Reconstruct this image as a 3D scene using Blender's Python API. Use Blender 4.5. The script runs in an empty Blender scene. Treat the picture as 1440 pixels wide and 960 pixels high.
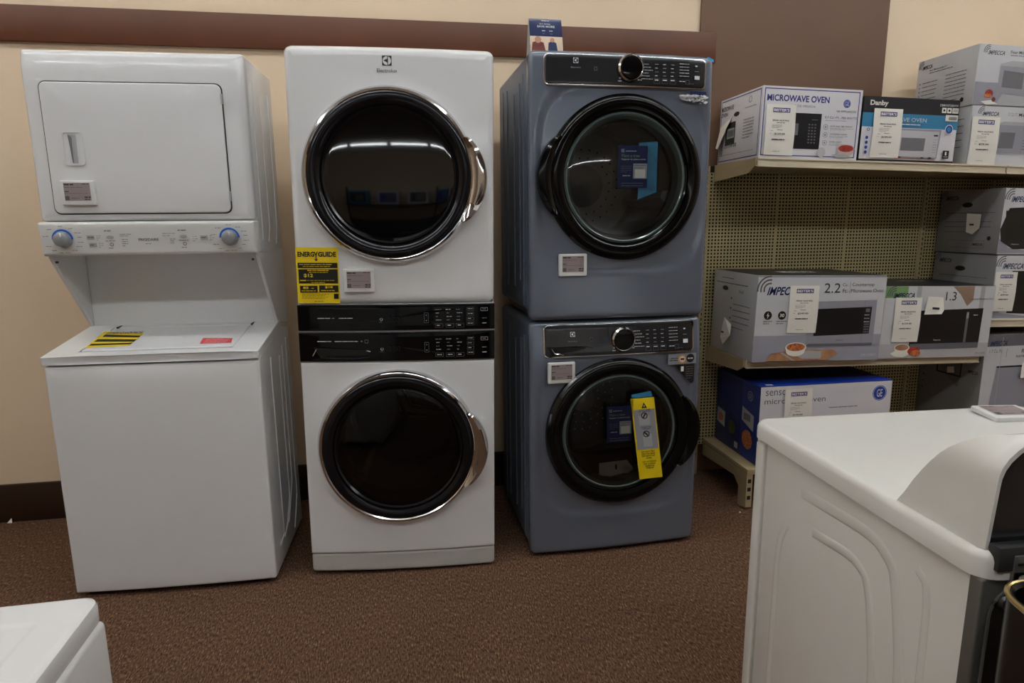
import bpy, bmesh, math, random
from mathutils import Vector, Matrix
random.seed(7)
PI = math.pi
sc = bpy.context.scene
COL = sc.collection

# ------------------------------------------------------------------ camera
CAM = (1.05683, -3.02848, 1.30395)
YAW, PITCH, ROLL, FPX = 0.161118, 0.184149, -0.009259, 900.198
cam_d = bpy.data.cameras.new('camera'); cam = bpy.data.objects.new('camera', cam_d); COL.objects.link(cam)
cam_d.sensor_fit = 'HORIZONTAL'; cam_d.sensor_width = 36.0; cam_d.lens = FPX * 36.0 / 1440.0
cam_d.clip_start = 0.02
_fw = Vector((math.sin(YAW)*math.cos(PITCH), math.cos(YAW)*math.cos(PITCH), -math.sin(PITCH)))
_r = Vector((math.cos(YAW), -math.sin(YAW), 0)); _u = _r.cross(_fw)
_r2 = _r*math.cos(ROLL) + _u*math.sin(ROLL); _u2 = -_r*math.sin(ROLL) + _u*math.cos(ROLL)
cam.matrix_world = Matrix(((_r2.x, _u2.x, -_fw.x, CAM[0]), (_r2.y, _u2.y, -_fw.y, CAM[1]), (_r2.z, _u2.z, -_fw.z, CAM[2]), (0, 0, 0, 1)))
sc.camera = cam

# ------------------------------------------------------------------ world, exposure
wd = bpy.data.worlds.new('world'); sc.world = wd; wd.use_nodes = True
wd.node_tree.nodes['Background'].inputs[0].default_value = (0.95, 0.97, 1.0, 1)
wd.node_tree.nodes['Background'].inputs[1].default_value = 0.05
sc.view_settings.view_transform = 'Standard'; sc.view_settings.look = 'None'
sc.view_settings.gamma = 1.0; sc.view_settings.use_curve_mapping = False
sc.view_settings.exposure = 1.1
TUBE = 11.0          # strength of the ceiling tubes

# ------------------------------------------------------------------ materials
MATS = {}
def lin(c):
    return tuple((x/12.92 if x <= 0.04045 else ((x+0.055)/1.055)**2.4) for x in c)
def C8(r, g, b): return lin((r/255, g/255, b/255))
def mat(name, col, rough=0.5, metal=0.0, spec=0.5, coat=0.0, vary=0.0, vscale=8.0, bump=0.0, bscale=200.0, emit=0.0):
    if name in MATS: return MATS[name]
    m = bpy.data.materials.new(name); m.use_nodes = True
    nt = m.node_tree; b = nt.nodes['Principled BSDF']
    b.inputs['Base Color'].default_value = (*col, 1)
    b.inputs['Roughness'].default_value = rough; b.inputs['Metallic'].default_value = metal
    b.inputs['Specular IOR Level'].default_value = spec; b.inputs['Coat Weight'].default_value = coat
    b.inputs['Coat Roughness'].default_value = 0.05
    if vary or bump:
        tc = nt.nodes.new('ShaderNodeTexCoord')
    if vary:
        n = nt.nodes.new('ShaderNodeTexNoise'); n.inputs['Scale'].default_value = vscale; n.inputs['Detail'].default_value = 4
        nt.links.new(tc.outputs['Object'], n.inputs['Vector'])
        r = nt.nodes.new('ShaderNodeValToRGB')
        r.color_ramp.elements[0].position = 0.3; r.color_ramp.elements[1].position = 0.7
        r.color_ramp.elements[0].color = (*[c*(1-vary) for c in col], 1)
        r.color_ramp.elements[1].color = (*[min(1, c*(1+vary)) for c in col], 1)
        nt.links.new(n.outputs['Fac'], r.inputs['Fac']); nt.links.new(r.outputs['Color'], b.inputs['Base Color'])
    if bump:
        n2 = nt.nodes.new('ShaderNodeTexNoise'); n2.inputs['Scale'].default_value = bscale; n2.inputs['Detail'].default_value = 3
        nt.links.new(tc.outputs['Object'], n2.inputs['Vector'])
        bp = nt.nodes.new('ShaderNodeBump'); bp.inputs['Strength'].default_value = bump; bp.inputs['Distance'].default_value = 0.002
        nt.links.new(n2.outputs['Fac'], bp.inputs['Height']); nt.links.new(bp.outputs['Normal'], b.inputs['Normal'])
    if emit:
        b.inputs['Emission Color'].default_value = (0.93, 0.97, 1.0, 1); b.inputs['Emission Strength'].default_value = emit
    MATS[name] = m
    return m
def glass_mat(name, tint, refl=1.0, ior=1.5):
    m = bpy.data.materials.new(name); m.use_nodes = True; nt = m.node_tree; nt.nodes.clear()
    o = nt.nodes.new('ShaderNodeOutputMaterial'); mx = nt.nodes.new('ShaderNodeMixShader')
    t = nt.nodes.new('ShaderNodeBsdfTransparent'); g = nt.nodes.new('ShaderNodeBsdfGlossy'); f = nt.nodes.new('ShaderNodeFresnel')
    t.inputs[0].default_value = (*tint, 1); g.inputs['Roughness'].default_value = 0.02; g.inputs[0].default_value = (refl, refl, refl, 1)
    f.inputs['IOR'].default_value = ior
    nt.links.new(f.outputs[0], mx.inputs[0]); nt.links.new(t.outputs[0], mx.inputs[1]); nt.links.new(g.outputs[0], mx.inputs[2])
    nt.links.new(mx.outputs[0], o.inputs[0]); MATS[name] = m
    return m
white = mat('white_enamel', C8(226, 227, 228), 0.22, coat=0.3)
white2 = mat('white_plastic', C8(222, 222, 220), 0.35)
whiteg = mat('grey_white_toe', C8(190, 188, 184), 0.4)
cream_w = mat('washer_white', C8(230, 229, 224), 0.25, coat=0.3)
blue = mat('slate_blue_enamel', C8(116, 124, 139), 0.22, 0.35, coat=0.4)
blue_side = mat('slate_blue_side', C8(104, 114, 128), 0.4, 0.2)
seam = mat('seam_dark', C8(40, 40, 42), 0.6)
blackg = mat('black_gloss', C8(8, 8, 10), 0.07, spec=0.35)
blackp = mat('black_plastic', C8(14, 14, 15), 0.25)
ringm = mat('black_ring', C8(6, 6, 7), 0.10, spec=0.3)
ringg = mat('graphite_ring', C8(22, 22, 27), 0.14, 0.3, spec=0.5)
panelg = mat('graphite_console', C8(42, 43, 47), 0.2, 0.3, coat=0.4)
chrome = mat('chrome', C8(215, 215, 218), 0.07, 1.0)
steel = mat('drum_steel', C8(170, 168, 164), 0.35, 0.4)
drumd = mat('dark_drum', C8(62, 62, 62), 0.28, 0.5)
greyp = mat('grey_plastic', C8(120, 122, 124), 0.4)
ltgrey = mat('light_grey', C8(172, 174, 176), 0.45)
knobm = mat('silver_knob', C8(160, 163, 166), 0.3, 0.4)
ink = mat('ink_grey', C8(90, 92, 96), 0.5)
inkd = mat('ink_dark', C8(38, 38, 42), 0.5)
inkw = mat('ink_white', C8(205, 207, 210), 0.5)
inkdim = mat('ink_dim', C8(128, 130, 134), 0.5)
bluearc = mat('blue_arc', C8(30, 105, 205), 0.4)
yellow = mat('yellow_label', C8(238, 208, 20), 0.45)
black = mat('label_black', C8(18, 18, 16), 0.45)
red = mat('red_label', C8(222, 70, 78), 0.5)
paper = mat('paper_white', C8(232, 228, 218), 0.7)
eink = mat('price_screen', C8(152, 138, 138), 0.35)
navy = mat('navy_print', C8(20, 38, 88), 0.3)
indigo = mat('indigo_print', C8(52, 50, 128), 0.5)
gew = mat('box_white', C8(216, 214, 218), 0.45)
boxgrey = mat('box_silver', C8(202, 203, 206), 0.35, vary=0.03, vscale=3)
boxside = mat('box_side_grey', C8(196, 196, 197), 0.5, vary=0.06, vscale=5)
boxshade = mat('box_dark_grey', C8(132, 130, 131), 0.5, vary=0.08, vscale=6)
boxblack = mat('box_black', C8(24, 25, 30), 0.4)
teal = mat('danby_blue', C8(46, 128, 170), 0.45)
boxblue = mat('box_blue', C8(20, 60, 165), 0.4)
boxblued = mat('box_blue_side', C8(22, 40, 110), 0.45)
gep = mat('logo_blue', C8(24, 62, 160), 0.45)
silver = mat('print_silver', C8(150, 150, 160), 0.4)
silverd = mat('print_silver_dark', C8(105, 105, 112), 0.4)
winblk = mat('print_window', C8(22, 23, 26), 0.3)
wingry = mat('print_window_grey', C8(112, 112, 116), 0.4)
wood = mat('print_wood', C8(176, 128, 92), 0.5, vary=0.2, vscale=25)
food = mat('print_food', C8(190, 110, 60), 0.5, vary=0.5, vscale=90)
foodr = mat('print_food_red', C8(170, 50, 35), 0.5, vary=0.4, vscale=80)
green = mat('print_green', C8(120, 160, 100), 0.5)
tan = mat('shelf_tan', C8(176, 158, 122), 0.45, vary=0.05, vscale=6)
rail = mat('shelf_rail', C8(208, 196, 170), 0.35)
peg = mat('pegboard_tan', C8(182, 168, 122), 0.55, vary=0.06, vscale=4)
hole = mat('dark_backing', C8(30, 26, 18), 0.9)
skin = mat('print_skin', C8(190, 140, 110), 0.5)
maroon = mat('print_maroon', C8(110, 35, 30), 0.5)
gold = mat('gold_trim', C8(200, 175, 120), 0.25, 0.8)
galv = mat('back_panel_grey', C8(120, 120, 116), 0.35, 0.5, vary=0.05, vscale=10)
foil = mat('foil', C8(225, 225, 232), 0.25, 0.2, vary=0.4, vscale=120, bump=1.0, bscale=90)
film = glass_mat('clear_film', (0.96, 0.97, 0.98), 0.35, 1.3)
glass_clear = glass_mat('door_glass', (0.86, 0.87, 0.88), 1.0, 1.5)
glass_dark = glass_mat('door_glass_dark', (0.55, 0.55, 0.56), 1.0, 1.42)
glass_black = mat('door_glass_black', C8(6, 6, 7), 0.03, spec=0.7)
cartonb = mat('carton_brown', C8(150, 118, 84), 0.8)

# wall paint
wallm = mat('wall_paint', C8(226, 203, 174), 0.75, vary=0.025, vscale=2.5, bump=0.15, bscale=180)
trimm = mat('trim_brown', C8(94, 49, 22), 0.45, vary=0.12, vscale=3)
basem = mat('baseboard_dark', C8(44, 26, 14), 0.4, vary=0.15, vscale=5)
woodp = mat('wood_panel', C8(106, 76, 56), 0.55, vary=0.10, vscale=2.2, bump=0.1, bscale=90)
ceilm = mat('ceiling_tile', C8(225, 222, 212), 0.9, vary=0.04, vscale=20)
def carpet():
    m = bpy.data.materials.new('carpet'); m.use_nodes = True; nt = m.node_tree; b = nt.nodes['Principled BSDF']
    b.inputs['Roughness'].default_value = 0.95; b.inputs['Specular IOR Level'].default_value = 0.1
    tc = nt.nodes.new('ShaderNodeTexCoord'); mp = nt.nodes.new('ShaderNodeMapping')
    mp.inputs['Scale'].default_value = (1.0, 0.26, 1.0); mp.inputs['Rotation'].default_value = (0, 0, 0.12)
    nt.links.new(tc.outputs['Object'], mp.inputs['Vector'])
    n = nt.nodes.new('ShaderNodeTexNoise'); n.inputs['Scale'].default_value = 230; n.inputs['Detail'].default_value = 3; n.inputs['Roughness'].default_value = 0.7
    nt.links.new(mp.outputs[0], n.inputs['Vector'])
    n3 = nt.nodes.new('ShaderNodeTexNoise'); n3.inputs['Scale'].default_value = 2.5; n3.inputs['Detail'].default_value = 4
    nt.links.new(tc.outputs['Object'], n3.inputs['Vector'])
    r = nt.nodes.new('ShaderNodeValToRGB'); e = r.color_ramp.elements
    e[0].position = 0.33; e[0].color = (*C8(58, 41, 32), 1); e[1].position = 0.72; e[1].color = (*C8(190, 156, 122), 1)
    k = r.color_ramp.elements.new(0.50); k.color = (*C8(106, 79, 62), 1)
    k = r.color_ramp.elements.new(0.60); k.color = (*C8(130, 98, 75), 1)
    nt.links.new(n.outputs['Fac'], r.inputs['Fac'])
    mx = nt.nodes.new('ShaderNodeMixRGB'); mx.blend_type = 'MULTIPLY'; mx.inputs[0].default_value = 0.25
    nt.links.new(r.outputs[0], mx.inputs[1]); nt.links.new(n3.outputs['Fac'], mx.inputs[2])
    nt.links.new(mx.outputs[0], b.inputs['Base Color'])
    bp = nt.nodes.new('ShaderNodeBump'); bp.inputs['Strength'].default_value = 0.8; bp.inputs['Distance'].default_value = 0.004
    nt.links.new(n.outputs['Fac'], bp.inputs['Height']); nt.links.new(bp.outputs[0], b.inputs['Normal'])
    return m
carpetm = carpet()

# ------------------------------------------------------------------ geometry helpers
class G:
    def __init__(s): s.v = []; s.f = []; s.m = []; s.mats = []
    def mi(s, m):
        if m not in s.mats: s.mats.append(m)
        return s.mats.index(m)
    def add(s, vs, fs, m):
        o = len(s.v); k = s.mi(m)
        s.v += [tuple(v) for v in vs]
        for f in fs: s.f.append([i+o for i in f]); s.m.append(k)
        return s
    def box(s, a, b, m, r=0.0, seg=2, T=None):
        bm = bmesh.new(); bmesh.ops.create_cube(bm, size=1)
        for v in bm.verts: v.co = Vector(((a[i]+b[i])/2 + v.co[i]*(b[i]-a[i]) for i in range(3)))
        if r: bmesh.ops.bevel(bm, geom=list(bm.edges), offset=r, segments=seg, profile=0.5, affect='EDGES')
        bm.verts.index_update()
        vs = [(T @ v.co) if T else v.co.copy() for v in bm.verts]
        s.add(vs, [[v.index for v in f.verts] for f in bm.faces], m); bm.free(); return s
    def lathe(s, prof, cx, cz, m, n=64, a0=0, a1=2*PI, y0=0):
        full = abs(a1-a0-2*PI) < 1e-6; k = n if full else n+1; vs = []; fs = []
        for i in range(k):
            a = a0+(a1-a0)*i/n
            for r, y in prof: vs.append((cx+r*math.cos(a), y0+y, cz+r*math.sin(a)))
        p = len(prof)
        for i in range(n):
            j = (i+1) % k
            for q in range(p-1): fs.append([i*p+q, i*p+q+1, j*p+q+1, j*p+q])
        return s.add(vs, fs, m)
    def disc(s, cx, cz, r, y, m, n=48, bulge=0.0, rings=6):
        prof = [(r*t/rings if t else 1e-5, y-bulge*(1-(t/rings)**2)) for t in range(rings+1)]
        return s.lathe(prof, cx, cz, m, n)
    def tube(s, pts, rad, m, n=8, closed=False):
        pts = [Vector(p) for p in pts]; k = len(pts); vs = []; fs = []
        for i, p in enumerate(pts):
            a = pts[(i-1) % k] if (closed or i > 0) else p; b = pts[(i+1) % k] if (closed or i < k-1) else p
            d = (b-a).normalized(); h = Vector((0, 0, 1)) if abs(d.z) < .9 else Vector((1, 0, 0))
            x = d.cross(h).normalized(); y = d.cross(x)
            rr = rad[i] if isinstance(rad, (list, tuple)) else rad
            for j in range(n):
                t = 2*PI*j/n; vs.append(p+x*rr*math.cos(t)+y*rr*math.sin(t))
        for i in range(k if closed else k-1):
            i2 = (i+1) % k
            for j in range(n): fs.append([i*n+j, i*n+(j+1) % n, i2*n+(j+1) % n, i2*n+j])
        if not closed: fs += [list(range(n))[::-1], [(k-1)*n+j for j in range(n)]]
        return s.add(vs, fs, m)
    def prism(s, poly, axis, a, b, m):
        """polygon of 2-D points in the plane across `axis`, extruded from a to b"""
        def P(u, v, w): return {'x': (w, u, v), 'y': (u, w, v), 'z': (u, v, w)}[axis]
        n = len(poly); vs = [P(u, v, a) for u, v in poly]+[P(u, v, b) for u, v in poly]
        fs = [list(range(n)), [n+i for i in range(n)][::-1]]+[[i, (i+1) % n, n+(i+1) % n, n+i] for i in range(n)]
        return s.add(vs, fs, m)
    def build(s, name, parent=None, smooth=True, bevel=0.0):
        me = bpy.data.meshes.new(name); me.from_pydata(s.v, [], s.f)
        for m in s.mats: me.materials.append(m)
        me.polygons.foreach_set('material_index', s.m)
        bm = bmesh.new(); bm.from_mesh(me); bmesh.ops.remove_doubles(bm, verts=bm.verts, dist=1e-6)
        bmesh.ops.recalc_face_normals(bm, faces=bm.faces); bm.to_mesh(me); bm.free()
        if smooth:
            me.polygons.foreach_set('use_smooth', [True]*len(me.polygons)); me.set_sharp_from_angle(angle=math.radians(35))
        me.update()
        o = bpy.data.objects.new(name, me); COL.objects.link(o)
        if parent: o.parent = parent
        if bevel:
            md = o.modifiers.new('b', 'BEVEL'); md.width = bevel; md.segments = 2; md.limit_method = 'ANGLE'
        return o
def tag(o, label, cat, group=None, kind=None):
    if label: o['label'] = label
    if cat: o['category'] = cat
    if group: o['group'] = group
    if kind: o['kind'] = kind
    return o
def thing(name, label, cat, loc=(0, 0, 0), rz=0.0, ry=0.0, rx=0.0, group=None):
    o = bpy.data.objects.new(name, None); COL.objects.link(o); o.empty_display_size = 0.1
    o.location = loc; o.rotation_euler = (rx, ry, rz)
    return tag(o, label, cat, group)
def struct(name, g, **k):
    o = g.build(name, **k); o['kind'] = 'structure'; return o

def outline(w, z0, z1, rc, nc=6, ns=14):
    """rounded-rectangle outline points (x,z), counter-clockwise, sides subdivided"""
    rc = max(rc, 1e-4); P = []
    cs = [((w-rc, z1-rc), 0), ((rc, z1-rc), 90), ((rc, z0+rc), 180), ((w-rc, z0+rc), 270)]
    for i, ((cx, cz), a) in enumerate(cs):
        arc = [(cx+rc*math.cos(math.radians(a+90*k/nc)), cz+rc*math.sin(math.radians(a+90*k/nc))) for k in range(nc+1)]
        P += arc; nx = cs[(i+1) % 4]; a2 = math.radians(nx[1]); q = (nx[0][0]+rc*math.cos(a2), nx[0][1]+rc*math.sin(a2)); p = arc[-1]
        for k in range(1, ns): P.append((p[0]+(q[0]-p[0])*k/ns, p[1]+(q[1]-p[1])*k/ns))
    return P
def inset(w, z0, z1, rc, d, **k):
    return [(x+d, z) for x, z in outline(w-2*d, z0+d, z1-d, max(rc-d, .0005), **k)]
def front(g, m, w, z0, z1, rc=.02, er=.012, depth=.04, f=None, hole=None, wall=.03, rings=10, x0=0.0, y0=0.0, K=None, wallm=None):
    """front skin facing -y: rounded edges, optional bulge f(x,z) and round hole (cx,cz,R)"""
    f = f or (lambda x, z: 0.0); K = K or {}
    R = []
    def ring(pts, dy, ef=1.0): R.append([(x0+x, y0+dy+ef*f(x, z), z) for x, z in pts])
    ring(inset(w, z0, z1, rc, 0, **K), depth, 0 if depth > er else 1); ring(inset(w, z0, z1, rc, 0, **K), er)
    for t in range(1, 5):
        a = t/4*PI/2; ring(inset(w, z0, z1, rc, er*(1-math.cos(a)), **K), er*(1-math.sin(a)))
    base = inset(w, z0, z1, rc, er, **K)
    if hole:
        cx, cz, rr = hole
        tgt = [(cx+rr*math.cos(math.atan2(z-cz, x-cx)), cz+rr*math.sin(math.atan2(z-cz, x-cx))) for x, z in base]
    else:
        cx, cz = w/2, (z0+z1)/2; tgt = [(cx+(x-cx)*.02, cz+(z-cz)*.02) for x, z in base]
    for t in range(1, rings+1):
        s = t/rings; ring([(a[0]+(b[0]-a[0])*s, a[1]+(b[1]-a[1])*s) for a, b in zip(base, tgt)], 0)
    n = len(base); last = len(R)-1
    vs = [p for r in R for p in r]; fs = []
    for k in range(last):
        for i in range(n): fs.append([k*n+i, k*n+(i+1) % n, (k+1)*n+(i+1) % n, (k+1)*n+i])
    if not hole: fs.append([last*n+i for i in range(n)])
    g.add(vs, fs, m)
    if hole:
        vs = R[last]+[(x, y0+wall, z) for x, y, z in R[last]]
        g.add(vs, [[i, (i+1) % n, n+(i+1) % n, n+i] for i in range(n)], wallm or blackp)
    return g

_tc = {}
def text_geo(s, bold=0.0, shear=0.0, spacing=1.0):
    key = (s, bold, shear, spacing)
    if key in _tc: return _tc[key]
    c = bpy.data.curves.new('t', 'FONT'); c.body = s; c.size = 1; c.resolution_u = 3; c.offset = bold; c.shear = shear; c.space_character = spacing
    o = bpy.data.objects.new('t', c); me = o.to_mesh()
    vs = [tuple(v.co) for v in me.vertices]; fs = [list(p.vertices) for p in me.polygons]
    o.to_mesh_clear(); bpy.data.objects.remove(o); bpy.data.curves.remove(c)
    x0 = min(v[0] for v in vs); x1 = max(v[0] for v in vs); y0 = min(v[1] for v in vs); y1 = max(v[1] for v in vs)
    vs = [((v[0]-x0)/(x1-x0), (v[1]-y0)/(y1-y0)) for v in vs]
    _tc[key] = (vs, fs, (x1-x0)/(y1-y0)); return _tc[key]

def shell(w, z0, z1, rc, y0, y1, th, m):
    g = G(); A = outline(w, z0, z1, rc, 6, 1); B_ = inset(w, z0, z1, rc, th, nc=6, ns=1); n = len(A)
    vs = [(x, y0, z) for x, z in A]+[(x, y1, z) for x, z in A]+[(x, y0, z) for x, z in B_]+[(x, y1-th, z) for x, z in B_]
    fs = []
    for i in range(n):
        j = (i+1) % n; fs += [[i, j, n+j, n+i], [2*n+i, 3*n+i, 3*n+j, 2*n+j], [i, 2*n+i, 2*n+j, j]]
    fs += [[n+i for i in range(n)], [3*n+i for i in range(n)]]
    return g.add(vs, fs, m)
class Face:
    """flat print on a surface. P(u,v,h): u right 0..W, v down 0..H (metres), h height above the surface"""
    def __init__(s, W, H, P): s.W = W; s.H = H; s.P = P; s.g = G(); s.k = 0
    def L(s): s.k += 1; return 0.0006+0.00012*s.k
    def poly(s, pts, m, lv=None):
        h = s.L() if lv is None else lv
        s.g.add([s.P(u*s.W, v*s.H, h) for u, v in pts], [list(range(len(pts)))], m)
    def rect(s, u0, v0, u1, v1, m): s.poly([(u0, v0), (u1, v0), (u1, v1), (u0, v1)], m)
    def frame(s, u0, v0, u1, v1, t, m):
        a = t/s.W; b = t/s.H; h = s.L()
        for q in ((u0, v0, u1, v0+b), (u0, v1-b, u1, v1), (u0, v0+b, u0+a, v1-b), (u1-a, v0+b, u1, v1-b)):
            s.poly([(q[0], q[1]), (q[2], q[1]), (q[2], q[3]), (q[0], q[3])], m, h)
    def circ(s, u, v, r, m, n=28, sx=1.0, sy=1.0):
        s.poly([(u+sx*r*math.cos(2*PI*i/n)/s.W, v-sy*r*math.sin(2*PI*i/n)/s.H) for i in range(n)], m)
    def ring(s, u, v, r0, r1, m, a0=0, a1=360, n=28):
        h = s.L(); vs = []; A = [math.radians(a0+(a1-a0)*i/n) for i in range(n+1)]
        for a in A:
            for r in (r0, r1): vs.append(s.P(u*s.W+r*math.cos(a), v*s.H-r*math.sin(a), h))
        s.g.add(vs, [[2*i, 2*i+1, 2*i+3, 2*i+2] for i in range(n)], m)
    def text(s, t, u0, v0, u1, v1, m, bold=0.0, shear=0.0, sp=1.0):
        vs, fs, _ = text_geo(t, bold, shear, sp); h = s.L()
        s.g.add([s.P((u0+(u1-u0)*x)*s.W, (v1+(v0-v1)*y)*s.H, h) for x, y in vs], fs, m)
    def dash(s, u0, v, u1, t, m, words=None):
        """an unreadable line of fine print: word-length strokes"""
        h = s.L(); x = u0
        rnd = random.Random(int((u0*7+v*131+u1*17)*1e4))
        while x < u1-.004/s.W:
            w = min(rnd.uniform(.5, 1.6)*(u1-u0)/(words or 5), u1-x)
            s.poly([(x, v), (x+w, v), (x+w, v+t/s.H), (x, v+t/s.H)], m, h); x += w+.0022/s.W
    def lines(s, u0, v0, u1, v1, n, t, m, words=5):
        for i in range(n):
            s.dash(u0, v0+(v1-v0)*i/max(1, n-1), u0+(u1-u0)*(1 if i < n-1 else .7), t, m, words)
    def flush(s, name, parent, label=None):
        if not s.g.f: return None
        me = s.g; o = me.build(name, parent, smooth=False); s.g = G()
        if 'lettering' in name or 'side_print' in name: o['kind'] = 'stuff'
        if label: o['label'] = label
        return o
def frontface(x0, z1, W, H, y=0.0, f=None):
    f = f or (lambda x, z: 0.0)
    return Face(W, H, lambda u, v, h: (x0+u, y-h+f(x0+u, z1-v), z1-v))

def drum(g, cx, cz, R, y0, y1, m, mb):
    g.lathe([(R, y0), (R, y1-.02), (R-.02, y1), (.05, y1+.005), (1e-4, y1)], cx, cz, m, 48)
    for k in range(3):
        a = PI/2+k*2*PI/3+.25
        c, s = math.cos(a), math.sin(a); tx, tz = -s, c; vs = []
        for y in (y0+.03, y1-.03):
            for (rr, w) in ((R-.001, .035), (R-.05, .014), (R-.05, -.014), (R-.001, -.035)):
                vs.append((cx+c*rr+tx*w, y, cz+s*rr+tz*w))
        g.add(vs, [[0, 1, 5, 4], [1, 2, 6, 5], [2, 3, 7, 6], [0, 3, 2, 1], [4, 5, 6, 7]], mb)
def drum_holes(g, cx, cz, R, y, m):
    for rr, n in ((.05, 8), (.085, 14), (.12, 20), (.155, 26)):
        if rr > R-.03: continue
        for i in range(n):
            a = 2*PI*i/n+rr*9; g.disc(cx+rr*math.cos(a), cz+rr*math.sin(a), .004, y-.002, m, 6, rings=1)

def electrolux_logo(F, u, v, s, md, mw):
    """square badge: ring with a bar and a wedge inside"""
    a = s/2/F.W; b = s/2/F.H
    F.rect(u-a, v-b, u+a, v+b, md); F.circ(u, v, s*.44, mw)
    F.poly([(u-a*.72, v-b*.02), (u+a*.10, v-b*.42), (u+a*.10, v+b*.42)], md)
    F.rect(u+a*.10, v-b*.86, u+a*.26, v+b*.86, md)
    F.ring(u, v, s*.44, s*.47, md)
def price_tag(loc, rz=0.0, ry=0.0, rx=0.0, label='', s=1.0, scale_x=1.0):
    t = thing('price_tag', label, 'price tag', loc, rz, ry, rx, 'white framed electronic price tags')
    W, H = .105*s*scale_x, .080*s
    g = G(); front(g, white2, W, 0, H, .004, .003, .011, K=dict(nc=3, ns=1), rings=1); g.box((.002, .009, .002), (W-.002, .012, H-.002), white2)
    t0 = t; t = g.build('case', t)
    F = frontface(.012*s, H-.008*s, W-.024*s, H-.023*s)
    F.rect(0, 0, 1, 1, eink); F.flush('screen', t, 'grey pink screen of a price tag')
    F.dash(.02, .06, .38, .004, inkd, 2); F.dash(.7, .05, .98, .002, inkd, 2)
    F.dash(.02, .24, .7, .0015, ink, 4); F.dash(.02, .46, .26, .0025, inkd, 2); F.dash(.02, .58, .9, .0012, ink, 5)
    F.rect(.02, .74, .18, .97, ink); F.dash(.26, .84, .55, .0018, ink, 2)
    F.dash(.76, .77, .99, .004, inkd, 2); F.dash(.76, .9, .99, .003, inkd, 2)
    F.flush('lettering', t)
    return t0
def beiters(loc, ry, W, H, price, label, back=0.0):
    t = thing('price_sheet', label, 'price sign', loc, 0, ry, 0, 'paper price sheets taped to the microwave cartons')
    g = G(); n = 6; vs = []
    for i in range(n+1):
        z = H*(1-i/n); y = -.002-.004*math.sin(PI*i/n*.9)**2
        for x in (0, W): vs += [(x, y, z), (x, y+.0008, z)]
    fs = []
    for i in range(n):
        a = i*4; b = a+4; fs += [[a, a+2, b+2, b], [a+1, b+1, b+3, a+3], [a, b, b+1, a+1], [a+2, a+3, b+3, b+2]]
    fs += [[0, 1, 3, 2], [n*4, n*4+2, n*4+3, n*4+1]]
    g.add(vs, fs, paper); t0 = t; t = g.build('sheet', t)
    F = frontface(0, H, W, H, -.0022, lambda x, z: -.004*math.sin(PI*(1-z/H)*.9)**2)
    F.rect(.22, .065, .80, .155, indigo); F.text("BEITER'S", .245, .082, .775, .138, paper, .03)
    F.text('SPECIAL VALUE PRICE', .22, .30, .78, .328, inkd, .02); F.dash(.36, .355, .64, .0022, ink, 2)
    F.lines(.2, .40, .55, .46, 4, .0009, inkdim, 3)
    F.dash(.16, .52, .25, .0012, ink, 1); F.dash(.38, .50, .6, .0018, ink, 1)
    F.text(price, .30, .56, .66, .60, inkd, .02); F.dash(.14, .57, .2, .0012, ink, 1)
    F.dash(.22, .68, .66, .004, inkd, 2); F.dash(.3, .92, .54, .0015, ink, 2)
    F.flush('lettering', t)
    return t0

# ------------------------------------------------------------------ setting
X0, X1, Y0, H = -4.5, 8.0, -20.0, 3.7
g = G(); g.box((X0, Y0, -.1), (X1, .1, 0), carpetm); struct('floor', g, smooth=False)
g = G(); g.box((X0, 0, 0), (X1, .1, H), wallm); struct('wall_back', g, smooth=False)
g = G(); g.box((X0, Y0-.1, 0), (X1, Y0, H), wallm); struct('wall_front', g, smooth=False)
g = G(); g.box((X0-.1, Y0, 0), (X0, .1, H), wallm); struct('wall_left', g, smooth=False)
g = G(); g.box((X1, Y0, 0), (X1+.1, .1, H), wallm); struct('wall_right', g, smooth=False)
g = G(); g.box((X0, Y0, H), (X1, .1, H+.1), ceilm); struct('ceiling', g, smooth=False)
g = G(); g.box((X0, -.018, 0), (2.53, 0, .175), basem, .003); struct('baseboard_back', g)
g = G(); g.box((X0, -.022, 2.0325), (2.53, 0, 2.168), trimm, .004); struct('trim_1', g)
g = G(); g.box((2.452, -.014, .0), (3.425, 0, H), woodp, .003); struct('trim_2', g)

# ceiling tubes in rows
def ceiling_light(loc):
    t = thing('ceiling_light', 'white strip light with a glowing tube on the shop ceiling', 'ceiling light', loc, group='rows of strip lights on the shop ceiling')
    g = G(); g.box((-.62, -.055, -.05), (.62, .055, 0), white2, .006); g.build('housing', t)
    g = G(); n = 10
    for yy in (-.028, .028): g.tube([(-.59, yy, -.07), (.59, yy, -.07)], .017, mat('tube_glow', (1, 1, 1), .5, emit=TUBE), 8)
    g.build('tube', t); return t
for ry_ in (-1.4, -3.7, -17.6):
    for i in range(9):
        ceiling_light((X0+1.0+i*1.32, ry_, H))

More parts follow.
